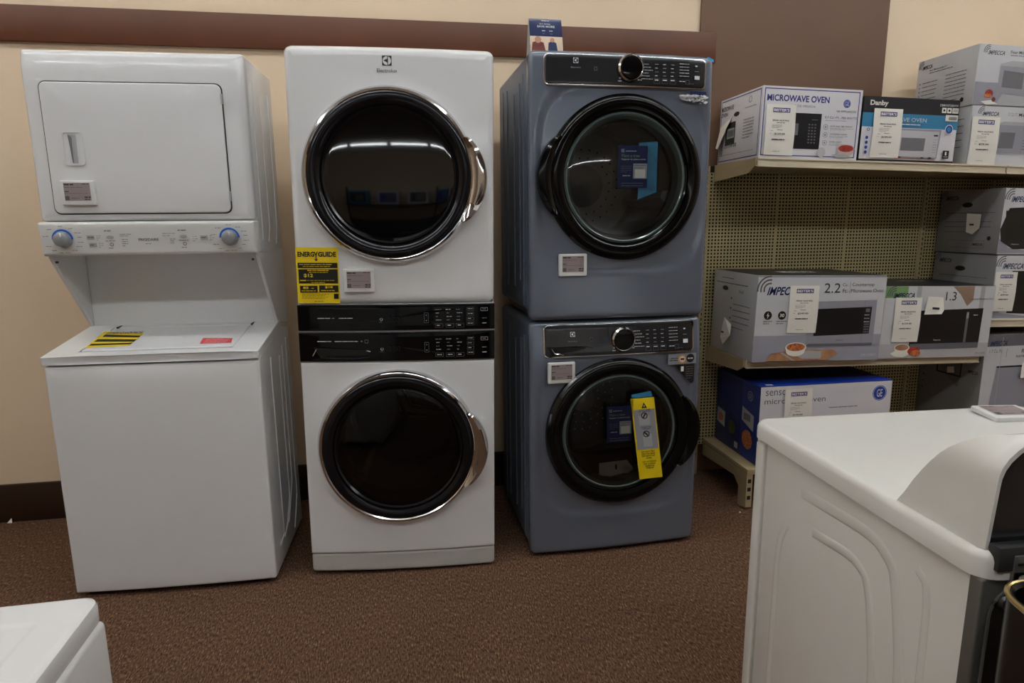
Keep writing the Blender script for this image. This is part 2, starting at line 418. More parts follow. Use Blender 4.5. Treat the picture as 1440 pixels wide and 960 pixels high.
# ------------------------------------------------------------------ LEFT: white laundry centre
t = thing('laundry_center', 'white one-piece laundry centre with square-door dryer above a top-load washer', 'washer dryer', (-.1473, -.7313, 0), -.0324)
W = .686
g = G()                                                      # washer body
g.prism([(.02, .02), (.50, .02), (.50, .89), (.36, .905), (.02, .852)], 'x', 0, W, white); g.build('washer_body', t, bevel=.004)
g = G(); front(g, white, W, .02, .845, .008, .010, .03, lambda x, z: -.008*(1-(2*x/W-1)**2)*min(1, max(0, (.845-z)/.05))**.5 if z < .845 else 0); g.build('front_panel', t)
g = G(); g.box((.03, .03, .0), (W-.03, .48, .022), blackp); g.build('base', t)
g = G()                                                      # top deck (slopes up to the back)
def dz(y): return .88+.15*y
lidx0, lidx1, lidy0, lidy1 = .098, .592, .052, .296
def deck_box(g, x0, x1, y0, y1, th, m, up=0.0):
    vs = [(x, y, dz(y)+up-(0 if k else th)) for k in (0, 1) for x in (x0, x1) for y in (y0, y1)]
    g.add(vs, [[0, 1, 3, 2], [4, 6, 7, 5], [0, 4, 5, 1], [2, 3, 7, 6], [0, 2, 6, 4], [1, 5, 7, 3]], m)
deck_box(g, -.003, lidx0-.003, -.004, .36, .03, white); deck_box(g, lidx1+.003, W+.003, -.004, .36, .03, white)
deck_box(g, lidx0-.003, lidx1+.003, -.004, lidy0-.014, .03, white); deck_box(g, lidx0-.003, lidx1+.003, lidy1+.003, .36, .03, white)
deck_box(g, lidx0-.003, lidx1+.003, lidy0-.014, lidy1+.003, .010, seam, -.014)
g.build('top_deck', t, bevel=.003)
g = G(); deck_box(g, lidx0, lidx1, lidy0, lidy1, .012, white); lid_ = g.build('lid', t, bevel=.003)
F = Face(1, 1, lambda u, v, h: (u, v, dz(v)+h))
F.poly([(.08, .262), (.232, .224), (.237, .088), (.098, .078)], yellow)
F.poly([(.10, .222), (.232, .196), (.234, .176), (.101, .196)], black); F.poly([(.098, .17), (.234, .155), (.236, .128), (.098, .14)], black)
F.text('ENERGYGUIDE', .10, .226, .225, .248, black, .02)
F.poly([(.10, .118), (.236, .118), (.236, .102), (.10, .100)], black); F.flush('energy_label', lid_, 'yellow and black energy label')
F.poly([(.464, .146), (.569, .134), (.577, .084), (.471, .084)], red); F.lines(.48, .092, .56, .13, 4, .002, paper, 4); F.flush('warning_label', lid_, 'small red warning label')
for x in (.112, .596): g = G(); g.box((x-.003, .292, .916), (x+.003, .335, .930), seam); g.build('hinge', t)
# riser between washer and dryer
g = G(); g.box((.012, .335, .905), (W-.012, .36, 1.21), white); g.build('back_panel', t, bevel=.002)
for x in (0, W-.012):
    g = G(); g.prism([(.335, .925), (.50, .90), (.50, 1.21), (.115, 1.21), (.125, 1.19)], 'x', x, x+.012, white); g.build('side_wing', t, bevel=.002)
for x in (.022, W-.022): g = G(); g.box((x-.003, .120, 1.180), (x+.003, .13, 1.187), seam); g.build('clip', t)
# dryer body and face
g = G(); g.box((0, .13, 1.205), (W, .50, 1.862), white, .004); g.build('dryer_body', t)
g = G(); front(g, white, W, 1.320, 1.866, .012, .022, .05, lambda x, z: .012*max(0, (z-1.78)/.086)**2, y0=.098); g.build('dryer_front', t)
g = G(); front(g, seam, .566, 1.342, 1.766, .022, .001, .004, x0=.0515, y0=.0965, K=dict(nc=5, ns=2), rings=2); g.build('door_gap', t)
g = G(); front(g, white, .558, 1.346, 1.762, .02, .004, .012, x0=.0555, y0=.090, K=dict(nc=6, ns=2), rings=2); door_ = g.build('dryer_door', t)
g = G()                                                      # pull handle: raised bezel round a slanting scoop
o_ = outline(.064, 1.500, 1.608, .012, 4, 1); i_ = inset(.064, 1.500, 1.608, .012, .004, nc=4, ns=1); n = len(o_)
vs = [(x+.107, .0902, z) for x, z in o_]+[(x+.107, .087, z) for x, z in o_]+[(x+.107, .087, z) for x, z in i_]+[(x+.107, .0895, z) for x, z in i_]
g.add(vs, [[k*n+i, k*n+(i+1) % n, (k+1)*n+(i+1) % n, (k+1)*n+i] for k in range(3) for i in range(n)]+[[3*n+i for i in range(n)]], white)
g.add([(.126, .0890, 1.596), (.148, .0890, 1.596), (.146, .0870, 1.512), (.132, .0870, 1.512), (.126, .0820, 1.590), (.146, .0894, 1.516)], [[0, 1, 2, 3]], ltgrey)
g.prism([(.127, 1.598), (.149, 1.598), (.148, 1.508), (.134, 1.508)], 'y', .0855, .0895, ltgrey)
g.prism([(.128, 1.598), (.134, 1.508), (.137, 1.508), (.137, 1.59)], 'y', .0835, .0895, greyp)
g.build('door_handle', door_)
for zz in (1.715, 1.40):
    g = G(); g.tube([(.6165, .086, zz-.016), (.6165, .086, zz+.016)], .0035, ltgrey, 8); g.build('door_hinge', door_)
# console
g = G(); front(g, white2, W+.004, 1.206, 1.318, .006, .010, .06, lambda x, z: .010*max(0, (1.30-z)/.1), x0=-.002, y0=.082); g.box((0, .10, 1.204), (W, .30, 1.213), white2); cp_ = g.build('control_panel', t)
F = frontface(0, 1.318, W, .112, .082, lambda x, z: .010*max(0, (1.30-z)/.1))
def uu(x): return x/W
def vv(z): return (1.318-z)/.112
F.text('FRIGIDAIRE', uu(.308), vv(1.262), uu(.372), vv(1.253), ink, .02); F.dash(uu(.328), vv(1.244), uu(.352), .0015, ink, 2)
for bx, bz in ((.146, 1.265), (.150, 1.240), (.508, 1.261)):
    F.rect(uu(bx), vv(bz+.008), uu(bx+.024), vv(bz-.006), ltgrey); F.dash(uu(bx+.003), vv(bz+.003), uu(bx+.021), .003, ink, 2); F.lines(uu(bx+.03), vv(bz+.007), uu(bx+.045), vv(bz-.006), 3, .0014, inkdim, 2)
for bx in (.212, .446):
    F.dash(uu(bx-.008), vv(1.289), uu(bx+.018), .0028, ink, 2)
    F.circ(uu(bx+.008), vv(1.266), .006, ltgrey, sx=2.0); F.dash(uu(bx-.008), vv(1.255), uu(bx+.022), .0018, ink, 2)
    F.ring(uu(bx+.010), vv(1.242), .004, .006, ink); F.dash(uu(bx-.002), vv(1.231), uu(bx+.018), .002, ink, 2)
F.lines(uu(.252), vv(1.277), uu(.288), vv(1.271), 2, .0018, inkdim, 3); F.lines(uu(.256), vv(1.259), uu(.275), vv(1.238), 4, .0018, ink, 2)
F.lines(uu(.388), vv(1.278), uu(.428), vv(1.270), 2, .0018, inkdim, 3); F.lines(uu(.410), vv(1.259), uu(.428), vv(1.246), 3, .0018, ink, 2)
F.lines(uu(.484), vv(1.267), uu(.500), vv(1.252), 3, .0014, inkdim, 2)
for kx in (.0745, .6055):
    for a in (-150, -125, 165, 130, 90, 55, 30, 10, -12, -32, -55, -80, -100):
        r_ = .044; px = kx+1.25*r_*math.cos(math.radians(a)); pz = 1.261+r_*math.sin(math.radians(a))
        if 1.212 < pz < 1.31: F.dash(uu(px-.009), vv(pz), uu(px+.009), .0016, ink, 2)
F.flush('lettering', cp_)
for kx in (.0745, .6055):
    F.ring(uu(kx), vv(1.261), .027, .0335, bluearc, 0, 180); g = F.g; F.g = G()
    g.lathe([(1e-4, -.026), (.018, -.026), (.0225, -.0235), (.024, -.012), (.027, -.001), (.027, .004)], kx, 1.261, knobm, 40, y0=.084)
    g.box((kx-.0012+.004, .0565, 1.270), (kx+.0012+.004, .0578, 1.281), paper)
    g.build('knob', cp_)
# embossed rails on the right-hand sides
def ribs(g, x, path, r, m): g.tube([(x, y, z) for y, z in path], r, m, 6)
g = G()
for path in ([(.10, .10), (.165, .12), (.165, .82)], [(.17, .10), (.235, .13), (.30, .22), (.30, .80)], [(.255, .12), (.36, .26), (.36, .83)], [(.35, .05), (.43, .17), (.43, .85)]):
    g = G(); ribs(g, W, path, .0035, white); g.build('pressed_rib', t)
g = G()
for path in ([(.20, 1.25), (.20, 1.80)], [(.28, 1.24), (.31, 1.30), (.31, 1.77)], [(.40, 1.23), (.43, 1.30), (.43, 1.79)]):
    g = G(); ribs(g, W, path, .0035, white); g.build('pressed_rib', t)
price_tag((-.1473+.0885, -.7313+.0885-.0125, 1.372), -.0324, label='electronic price tag on the square door of the left white dryer')

# ------------------------------------------------------------------ stacked-style builder: pieces shared by the round-door machines
def bow(b, w): return lambda x, z: -b*(1-(2*x/w-1)**2)
def ring_door(t, cx, cz, R, y0, side, ringmat, rimmat, glassm, gr, handlemat, bowl, dark_inner, wide=False):
    g = G()                                                  # outer rim
    g.lathe([(R-.022, -.018), (R-.006, -.024), (R+.002, -.014), (R+.003, .004)], cx, cz, rimmat, 96, y0=y0)
    if wide: g = G(); g.lathe([(R-.018, -.026), (R-.013, -.030), (R-.006, -.028), (R+.001, -.018), (R+.004, -.006), (R+.004, .004)], cx, cz, rimmat, 96, y0=y0)
    rim_ = g; 
    g = G()
    if wide: g.lathe([(R-.016, -.020), (R-.018, -.028), (R-.026, -.033), (R-.036, -.034), (R-.052, -.027), (gr+.010, -.016), (gr+.004, -.020), (gr-.002, -.014), (gr-.004, .012)], cx, cz, ringmat, 96, y0=y0)
    else: g.lathe([(R-.004, -.022), (R-.010, -.030), (R-.020, -.034), (R-.036, -.034), (R-.052, -.027), (gr+.010, -.016), (gr+.004, -.020), (gr-.002, -.014), (gr-.004, .012)], cx, cz, ringmat, 96, y0=y0)
    t = g.build('round_door', t); rim_.build('door_rim', t)
    g = G()
    n = 9; prof = [(max(1e-4, gr*math.sin(k/n*PI/2*.999)) if k else 1e-4, -.013-bowl*math.cos(k/n*PI/2)) for k in range(n+1)]
    g.lathe(prof, cx, cz, glassm, 72, y0=y0); g.build('door_glass', t)
    if dark_inner:
        g = G(); g.lathe([(gr+.001, -.010), (gr-.012, .004), (gr-.016, .05), (gr-.016, .09)], cx, cz, dark_inner, 64, y0=y0); g.build('door_seal', t)
    g = G(); a0, a1 = (-32, 27) if side > 0 else (150, 208)  # crescent grip
    n = 28; vs = []; prof_n = 6
    for i in range(n+1):
        q = i/n; a = math.radians(a0+(a1-a0)*q); w = .040*math.sin(PI*q)**.7
        for (rr, yy) in ((R-.014, -.026), (R-.006+w*.1, -.036), (R-.004+w*.55, -.040), (R+w*.93, -.034), (R+w+.001, -.020), (R+w-.004, .002)):
            vs.append((cx+rr*math.cos(a), y0+yy, cz+rr*math.sin(a)))
    g.add(vs, [[i*6+k, i*6+k+1, (i+1)*6+k+1, (i+1)*6+k] for i in range(n) for k in range(5)], handlemat)
    g.build('door_handle', t)

# ------------------------------------------------------------------ CENTRE: white tower
t = thing('laundry_tower', 'tall white laundry tower with two black round doors and a black control band', 'washer dryer', (.6761-.013, -.7251, 0), -.0652, .0125)
B = bow(.014, W)
g = G()
g = shell(W, .03, 1.878, .026, .035, .62, .004, white)
g.build('cabinet', t, bevel=.001)
for x in (.06, .626):
    for y in (.08, .56): g = G(); g.box((x-.02, y-.02, 0.002), (x+.02, y+.02, .034), blackp, .004); g.build('foot', t)
cu, cl = (.333, 1.464), (.336, .506)
g = G(); front(g, white, W, 1.031, 1.882, .026, .022, .04, lambda x, z: B(x, z)+.020*max(0, (z-1.855)/.027)**2, (cu[0], cu[1], .262), K=dict(nc=8, ns=18)); g.build('upper_front', t)
g = G(); front(g, white, W, .092, .822, .004, .006, .04, B, (cl[0], cl[1], .262), K=dict(nc=3, ns=18)); g.build('lower_front', t)
g = G(); front(g, whiteg, W, .016, .090, .014, .010, .04, lambda x, z: B(x, z)+.004, K=dict(nc=4, ns=14), rings=3); g.build('kick_panel', t)
g = G(); front(g, blackg, W+.002, .937, 1.029, .003, .003, .03, B, x0=-.001, y0=-.003, K=dict(nc=2, ns=18), rings=3); g.build('dryer_control_panel', t)
g = G(); front(g, blackg, W+.002, .827, .931, .003, .003, .03, B, x0=-.001, y0=-.003, K=dict(nc=2, ns=18), rings=3); g.build('washer_control_panel', t)
g = G(); front(g, ltgrey, W, .820, 1.031, .002, .002, .03, B, y0=.003, K=dict(nc=2, ns=18), rings=3); g.build('panel_backing', t)
# drawer scoop on the lower panel
g = G(); y_ = -.0125
g.prism([(.050, .880), (.250, .868), (.246, .842), (.075, .838)], 'y', y_-.001, y_-.004, ringg)
g.prism([(.056, .876), (.244, .865), (.240, .850), (.078, .848)], 'y', y_-.0035, y_-.0055, black)
g.tube([(.048, y_-.005, .850), (.062, y_-.005, .874)], .0016, chrome, 6); g.tube([(.075, y_-.007, .846), (.12, y_-.008, .839), (.2, y_-.008, .838), (.242, y_-.007, .843)], .0018, ringg, 6)
g.tube([(.232, y_-.005, .866), (.246, y_-.005, .862)], .0016, chrome, 6)
g.build('detergent_drawer', t)
F = frontface(0, 1.029, W, .202, -.004, B)
U = lambda x: x/W
V = lambda z: (1.029-z)/.202
F.dash(U(.068), V(.983), U(.112), .0026, inkw, 2); F.dash(U(.118), V(.983), U(.128), .0022, inkdim, 1); F.dash(U(.142), V(.983), U(.194), .0024, inkw, 4)
F.dash(U(.064), V(.901), U(.112), .0026, inkw, 2); F.dash(U(.124), V(.901), U(.204), .0026, inkw, 5)
F.frame(U(.228), V(.905), U(.240), V(.893), .001, inkdim); F.dash(U(.214), V(.902), U(.224), .004, inkdim, 1)
for zc in (.977, .872):
    F.ring(U(.288), V(zc), .0035, .005, inkw, 110, 430); F.dash(U(.28), V(zc-.009), U(.296), .0012, inkdim, 2)
    F.frame(U(.437), V(zc+.022), U(.452), V(zc-.014), .0008, inkdim); F.circ(U(.4445), V(zc+.013), .0013, inkw, 8); F.circ(U(.4445), V(zc-.006), .0016, inkw, 8)
    for i, x in enumerate((.475, .513, .549)):
        for k in range(4): F.dash(U(x+(.003 if k else 0)), V(zc+.034-.0125*k), U(x+.022-(.004*((i+k) % 3))), .0019, inkw if (i+k) % 2 else inkdim, 2)
        F.frame(U(x), V(zc-.017), U(x+.028), V(zc-.031), .0006, inkdim); F.dash(U(x+.006), V(zc-.022), U(x+.022), .003, inkw, 2)
    for k in range(4): F.frame(U(.588), V(zc+.040-.0175*k), U(.612), V(zc+.028-.0175*k), .0006, inkdim); F.dash(U(.592), V(zc+.036-.0175*k), U(.608), .0022, inkw, 2)
    F.frame(U(.637), V(zc+.038), U(.662), V(zc+.026), .0010, inkw); F.dash(U(.643), V(zc+.034), U(.656), .003, inkdim, 1)
    for k in range(2): F.dash(U(.642), V(zc+.002-.018*k), U(.658), .0026, inkw if k else inkdim, 1)
# dim seven-segment figures
F.text('3:00', U(.312), V(.987), U(.352), V(.968), panelg, .0); F.text('3:00', U(.312), V(.882), U(.352), V(.864), panelg, .0)
F.flush('control_lettering', t)
F = frontface(0, 1.882, W, .85, 0, B)
V = lambda z: (1.882-z)/.85
electrolux_logo(F, U(.334), V(1.832), .031, inkd, white); F.flush('logo_badge', t)
F.text('Electrolux', U(.301), V(1.807), U(.367), V(1.7955), ink, .01); F.flush('brand_lettering', t)
# energy label
F.rect(U(.004), V(1.226), U(.149), V(1.034), yellow)
L0, LW, Z1, LH = .004, .145, 1.226, .192
def er(a, b, c, d, m): F.rect(U(L0+LW*a), V(Z1-LH*b), U(L0+LW*c), V(Z1-LH*d), m)
def et(s_, a, b, c, d, m, bo=.02): F.text(s_, U(L0+LW*a), V(Z1-LH*b), U(L0+LW*c), V(Z1-LH*d), m, bo)
def ed(a, b, c, t_, m, w=6): F.dash(U(L0+LW*a), V(Z1-LH*b), U(L0+LW*c), t_, m, w)
et('ENERG', .05, .075, .44, .165, black, .04); et('Y', .43, .075, .53, .21, black, .03); et('GUIDE', .53, .075, .95, .165, black, .04)
F.poly([(U(L0+LW*.43), V(Z1-LH*.205)), (U(L0+LW*.53), V(Z1-LH*.205)), (U(L0+LW*.48), V(Z1-LH*.245))], maroon)
er(.04, .27, .97, .365, black); ed(.08, .295, .85, .002, yellow, 8); ed(.16, .33, .8, .0018, yellow, 8)
er(.05, .385, .97, .64, black); ed(.26, .40, .76, .0026, yellow, 4); ed(.3, .435, .74, .0018, yellow, 6); et('$12', .17, .465, .39, .535, yellow, .03)
er(.08, .575, .22, .595, yellow); ed(.24, .582, .9, .0012, yellow, 9); ed(.34, .618, .66, .0018, yellow, 4)
er(.07, .68, .48, .80, black); er(.52, .675, .97, .795, black); et('85', .14, .695, .27, .74, yellow, .03); et('$10', .66, .685, .84, .73, yellow, .03)
ed(.34, .72, .4, .002, yellow, 1); ed(.1, .765, .44, .0024, yellow, 4); ed(.56, .76, .88, .0024, yellow, 4)
for k in range(4): ed(.1, .83+.025*k, .75-.1*(k % 2), .0012, ink, 9)
er(.86, .825, .97, .915, black); ed(.4, .955, .6, .002, ink, 2)
F.flush('energy_label', t, 'yellow and black energy cost label')
ring_door(t, cu[0], cu[1], .288, -.012, 1, ringg, chrome, glass_black, .218, chrome, .0012, None, True)
ring_door(t, cl[0], cl[1], .286, -.012, 1, ringg, chrome, glass_dark, .225, chrome, .008, blackp, True)
g = G(); drum(g, cl[0], cl[1], .245, .045, .48, drumd, blackp); g.lathe([(.03, .47), (.028, .44), (1e-4, .435)], cl[0], cl[1], steel, 24)
for k in range(3):
    a = PI/2+.4+k*2*PI/3; g.tube([(cl[0], .455, cl[1]), (cl[0]+.2*math.cos(a), .465, cl[1]+.2*math.sin(a))], [.03, .018], drumd, 10)
g.build('drum', t)
_M = Matrix.Rotation(-.0652, 4, 'Z') @ Matrix.Rotation(.0125, 4, 'Y')
_p = Vector((.6631, -.7251, 0)) + _M @ Vector((.1645, -.0245, 1.073))
price_tag(tuple(_p), -.0652, .0125, label='electronic price tag beside the yellow label of the white laundry tower')

# ------------------------------------------------------------------ BLUE pair
BX, BY, BA = 1.4965, -.7449, .0286
def blue_machine(name, label, z0, z1, cz, upper):
    t = thing(name, label, 'dryer' if upper else 'washer', (BX, BY, z0), BA)
    h = z1-z0; cz -= z0; cx = .349
    def dish(x, z):
        # shallow dish pressed round the door
        u = abs((x-cx)/(.315)); w = (z-cz)/.33
        k = (u**4+abs(w)**4)**.25
        e = min(1, max(0, (1.06-k)/.10)); return .008*(e*e*(3-2*e))
    kz0, kz1 = (1.762-z0, 1.872-z0) if upper else (.800-z0, .930-z0)
    tk = .03 if upper else .15; tl_ = lambda z: tk*max(0, z-kz0) if z < kz1 else tk*(kz1-kz0)
    B0 = bow(.014, W); B = lambda x, z: B0(x, z)+tl_(z); f = lambda x, z: B(x, z)+dish(x, z)
    g = G()
    g = shell(W, .03, h-.003, .022, .04, .59, .004, blue_side)
    g.build('cabinet', t, bevel=.001)
    g = G(); front(g, blue, W, .014 if not upper else .002, h, .022, .018, .045, f, (cx, cz, .262), rings=26, K=dict(nc=6, ns=30), wallm=blackp); g.build('front_panel', t)
    if not upper:
        for x in (.06, .626):
            for y in (.08, .54): g = G(); g.box((x-.02, y-.02, 0), (x+.02, y+.02, .034), blackp, .004); g.build('foot', t)
    else:
        g = G(); g.box((.03, .05, .0), (W-.03, .57, .032), blackp); g.build('stacking_kit', t)
    # pressed rails on the left side
    g = G()
    for path in ([(.50, .04), (.50, h-.05)], [(.41, .10), (.41, h-.06)], [(.27, .11), (.27, h-.10)], [(.165, .14), (.165, h-.08)], [(.10, .05), (.10, h-.06)]):
        g = G(); ribs(g, 0, path, .004, blue_side); g.build('pressed_rib', t)
    # console
    cz0, cz1 = (1.772-z0, 1.870-z0) if upper else (.810-z0, .926-z0)
    cw = .590
    fB = lambda x, z: B(x+.055, z)
    g = G(); front(g, chrome, cw+.012, cz0-.006, cz1+.002, .016, .003, .012, lambda x, z: B(x+.049, z), x0=.049, y0=-.004, K=dict(nc=6, ns=14), rings=3); g.build('console_trim', t)
    g = G(); front(g, panelg, cw, cz0, cz1-.002, .012, .003, .010, fB, x0=.055, y0=-.008, K=dict(nc=6, ns=14), rings=4); g.build('console', t)
    kc = (.357, (1.829-z0) if upper else (.866-z0)); yk = -.020+tl_(kc[1])
    g = G(); g.lathe([(.047, .002), (.047, -.012), (.042, -.018), (.038, -.016)], kc[0], kc[1], chrome, 48, y0=yk)
    g.lathe([(.038, -.016), (.0375, -.020), (.0370, -.0201), (1e-4, -.0201)], kc[0], kc[1], blackg, 48, y0=yk); g.build('knob', t)
    if not upper:
        g = G(); yq = B(.15, .85-z0)-.009
        g.prism([(.064, .846-z0), (.205, .846-z0), (.245, .832-z0), (.285, .817-z0), (.080, .812-z0)], 'y', yq, yq-.002, blackp)
        g.prism([(.085, .842-z0), (.20, .842-z0), (.235, .832-z0), (.10, .822-z0)], 'y', yq-.002, yq-.003, black)
        g.tube([(.062, yq-.002, .848-z0), (.12, yq-.003, .848-z0), (.205, yq-.003, .847-z0), (.25, yq-.003, .831-z0), (.288, yq-.003, .816-z0)], .0015, panelg, 6)
        g.tube([(.078, yq-.002, .840-z0), (.090, yq-.003, .822-z0), (.125, yq-.003, .815-z0)], .0013, chrome, 6)
        g.box((.2995, yq-.0012, .811-z0), (.3005, yq, .924-z0), black); g.build('detergent_drawer', t)
    F = frontface(.055, cz1, cw, cz1-cz0, -.009, lambda x, z: B(x, z))
    U = lambda x: (x-.055)/cw
    lv = .40 if not upper else .12
    electrolux_logo(F, U(.160), .22 if upper else .30, .018, inkw, panelg)
    F.flush('logo_badge', t)
    F.text('Electrolux', U(.143), .42 if upper else .50, U(.178), .48 if upper else .55, inkdim, .01)
    F.frame(U(.226), .42, U(.236), .54, .0008, inkdim)
    F.dash(U(.312), .86, U(.324), .0022, inkw, 1); F.circ(U(.318), .78, .004, inkdim, 12); F.dash(U(.383), .80, U(.403), .0025, inkw, 2)
    for k in range(6): F.dash(U(.398), .26+.10*k, U(.398+.026+.008*(k % 3)), .0018, inkw, 3)
    for i, x in enumerate((.448, .478, .508)):
        for k in range(4): F.dash(U(x), .25+.13*k, U(x+.013-(.003*((i+k) % 2))), .002, inkw if (k+i) % 2 else inkdim, 1)
        F.frame(U(x-.003), .74, U(x+.019), .92, .0005, inkdim); F.dash(U(x), .78, U(x+.015), .0035, inkw, 1)
    for k in range(5): F.dash(U(.541), .20+.105*k, U(.578), .0018, inkw, 3)
    F.dash(U(.541), .80, U(.563), .0024, inkw, 2); F.frame(U(.566), .76, U(.580), .90, .0006, inkdim)
    F.dash(U(.602), .24, U(.616), .005, inkw, 1); F.dash(U(.600), .44, U(.616), .002, inkdim, 1)
    F.rect(U(.600), .60, U(.620), .73, inkw); F.dash(U(.575), .88, U(.60), .001, inkdim, 3)
    F.flush('control_lettering', t)
    # door
    side = -1 if upper else 1
    ring_door(t, cx, cz, .289, -.004, side, ringm, ringm, glass_clear, .231, ringm, .012, blackp if upper else greyp)
    g = G(); drum(g, cx, cz, .245, .06, .50, steel if upper else drumd, steel if upper else drumd)
    if upper:
        drum_holes(g, cx, cz, .2, .498, black)
        g.disc(cx, cz-.0, .09, .495, greyp, 32)
    else:
        drum_holes(g, cx, cz, .2, .498, steel)
        g.lathe([(.06, .49), (.055, .45), (.03, .43), (1e-4, .425)], cx, cz, steel, 24)
    g.build('drum', t)
    g = G(); g.lathe([(.232, -.012), (.222, -.020), (.206, -.006), (.200, .03)], cx, cz, mat('inner_glass_rim', C8(96, 110, 108), .12, coat=.6), 72, y0=-.004); g.build('inner_rim', t)
    return t, F
tl, _ = blue_machine('front_load_washer', 'slate blue front-load washer carrying the matching dryer, yellow strip on its door', .0, .940, .502, False)
tu, _ = blue_machine('front_load_dryer', 'slate blue dryer with round clear door stacked on the blue washer', .944, 1.884, 1.455, True)
# stickers on the washer
Bb = bow(.014, W)
F = frontface(0, .94, W, .94, -.002, Bb); U = lambda x: x/W; V = lambda z: (.94-z)/.94
g_ = ltgrey
F.rect(U(.542), V(.798), U(.662), V(.756), mat('sticker_grey', C8(140, 144, 152), .4)); F.dash(U(.552), V(.782), U(.583), .003, inkd, 2); F.dash(U(.548), V(.774), U(.583), .003, inkd, 2)
F.ring(U(.602), V(.776), .011, .017, mat('orange', C8(226, 160, 50), .4)); F.circ(U(.602), V(.776), .011, paper); F.rect(U(.594), V(.780), U(.610), V(.772), gep)
F.circ(U(.636), V(.778), .017, black); F.dash(U(.625), V(.780), U(.647), .005, inkw, 2)
F.poly([(U(.572), V(.752)), (U(.655), V(.756)), (U(.655), V(.684)), (U(.648), V(.676)), (U(.640), V(.678))], black)
F.rect(U(.597), V(.747), U(.609), V(.727), paper); F.lines(U(.618), V(.745), U(.650), V(.700), 6, .0018, inkdim, 2)
F.flush('sticker', tl, 'grey and black detergent stickers')
# yellow hang strip, leaflet pouch on the washer door
Fy = Face(.100, .345, lambda u, v, h: (.374+u*.95+.135*v, -.056-h, .643-v*.945+.02*u))
g = G(); P = lambda u, v, h: Fy.P(u, v, h)
def slab(g, P, w, h, th, m): g.add([P(u, v, k) for k in (0, -th) for u, v in ((0, 0), (w, 0), (w, h), (0, h))], [[0, 1, 2, 3], [7, 6, 5, 4], [0, 4, 5, 1], [1, 5, 6, 2], [2, 6, 7, 3], [3, 7, 4, 0]], m)
slab(g, lambda u, v, h: P(u, v, h+.0004), .100, .345, .0008, yellow); g.build('warning_strip', tl, smooth=False)['label'] = 'yellow shipping warning strip'
Fy.poly([(.06, -.01), (.07, -.05), (.90, -.075), (.93, -.01)], mat('tape_blue', C8(50, 130, 175), .4)); Fy.flush('blue_tape', tl, 'blue tape')
Fy.poly([(.54, .055), (.66, .125), (.42, .125)], black); Fy.rect(.525, .085, .555, .112, paper)
Fy.rect(.06, .14, .96, .63, silver)
Fy.text('DO NOT STORE', .3, .135, .78, .15, black, .02); Fy.text('OR TRANSPORT', .28, .156, .8, .17, black, .02)
Fy.rect(.25, .215, .72, .33, ltgrey); Fy.ring(.5, .215, .010, .014, black); Fy.poly([(.40, .24), (.45, .25), (.6, .19), (.55, .18)], black)
Fy.text('STORE ONLY', .3, .348, .78, .362, black, .02); Fy.text('UPRIGHT', .36, .368, .72, .382, black, .02)
Fy.rect(.34, .44, .72, .60, ltgrey); Fy.ring(.5, .44, .010, .014, black); Fy.poly([(.40, .425), (.45, .412), (.6, .46), (.55, .472)], black)
for k, s_ in enumerate(('DO NOT TILT', 'ON ITS SIDE', 'DO NOT LAY', 'DOWN')): Fy.text(s_, .2+.06*(k == 3)*3, .65+.027*k, .78-.06*(k == 3)*3, .668+.027*k, black, .02)
for k, s_ in enumerate(('NO ACOSTAR', 'DE LADO', 'SOBRE EL', 'PISO')): Fy.text(s_, .2+.05*k, .775+.027*k, .8-.05*k, .793+.027*k, black, .02)
Fy.flush('warning_lettering', tl)
def leaflet(t, x, z, w, h, y, dx=0, name='leaflet_pouch', film_w=None, extra=None):
    Fl = Face(w, h, lambda u, v, hh: (x+u+dx*v, y-hh, z-v))
    g = G(); slab(g, lambda u, v, hh: Fl.P(u, v, hh), w, h, .001, navy); g.build(name, t, smooth=False)['label'] = 'navy registration leaflet in a clear pouch'
    Fl.text('Plant a tree', .10, .20, .72, .27, green, .01); Fl.text('Register to plant a tree.', .10, .30, .94, .35, inkw, .01); Fl.dash(.24, .12, .6, .0025, inkw, 2)
    electrolux_logo(Fl, .14, .12, .011, inkw, navy)
    Fl.lines(.08, .48, .44, .62, 4, .0014, inkdim, 3); Fl.dash(.14, .70, .40, .003, inkw, 2)
    Fl.rect(.50, .42, .98, .78, ltgrey); Fl.lines(.54, .46, .94, .52, 2, .0015, ink, 3); Fl.rect(.56, .56, .92, .76, paper)
    Fl.dash(.10, .88, .90, .002, inkdim, 5); Fl.dash(.10, .94, .90, .002, inkdim, 5)
    Fl.flush('leaflet_print', t)
leaflet(tl, .283, .617, .098, .142, -.054, .02)
g = G(); g.box((.279, -.058, .47), (.386, -.0572, .652), film); g.build('clear_sleeve', tl, smooth=False)
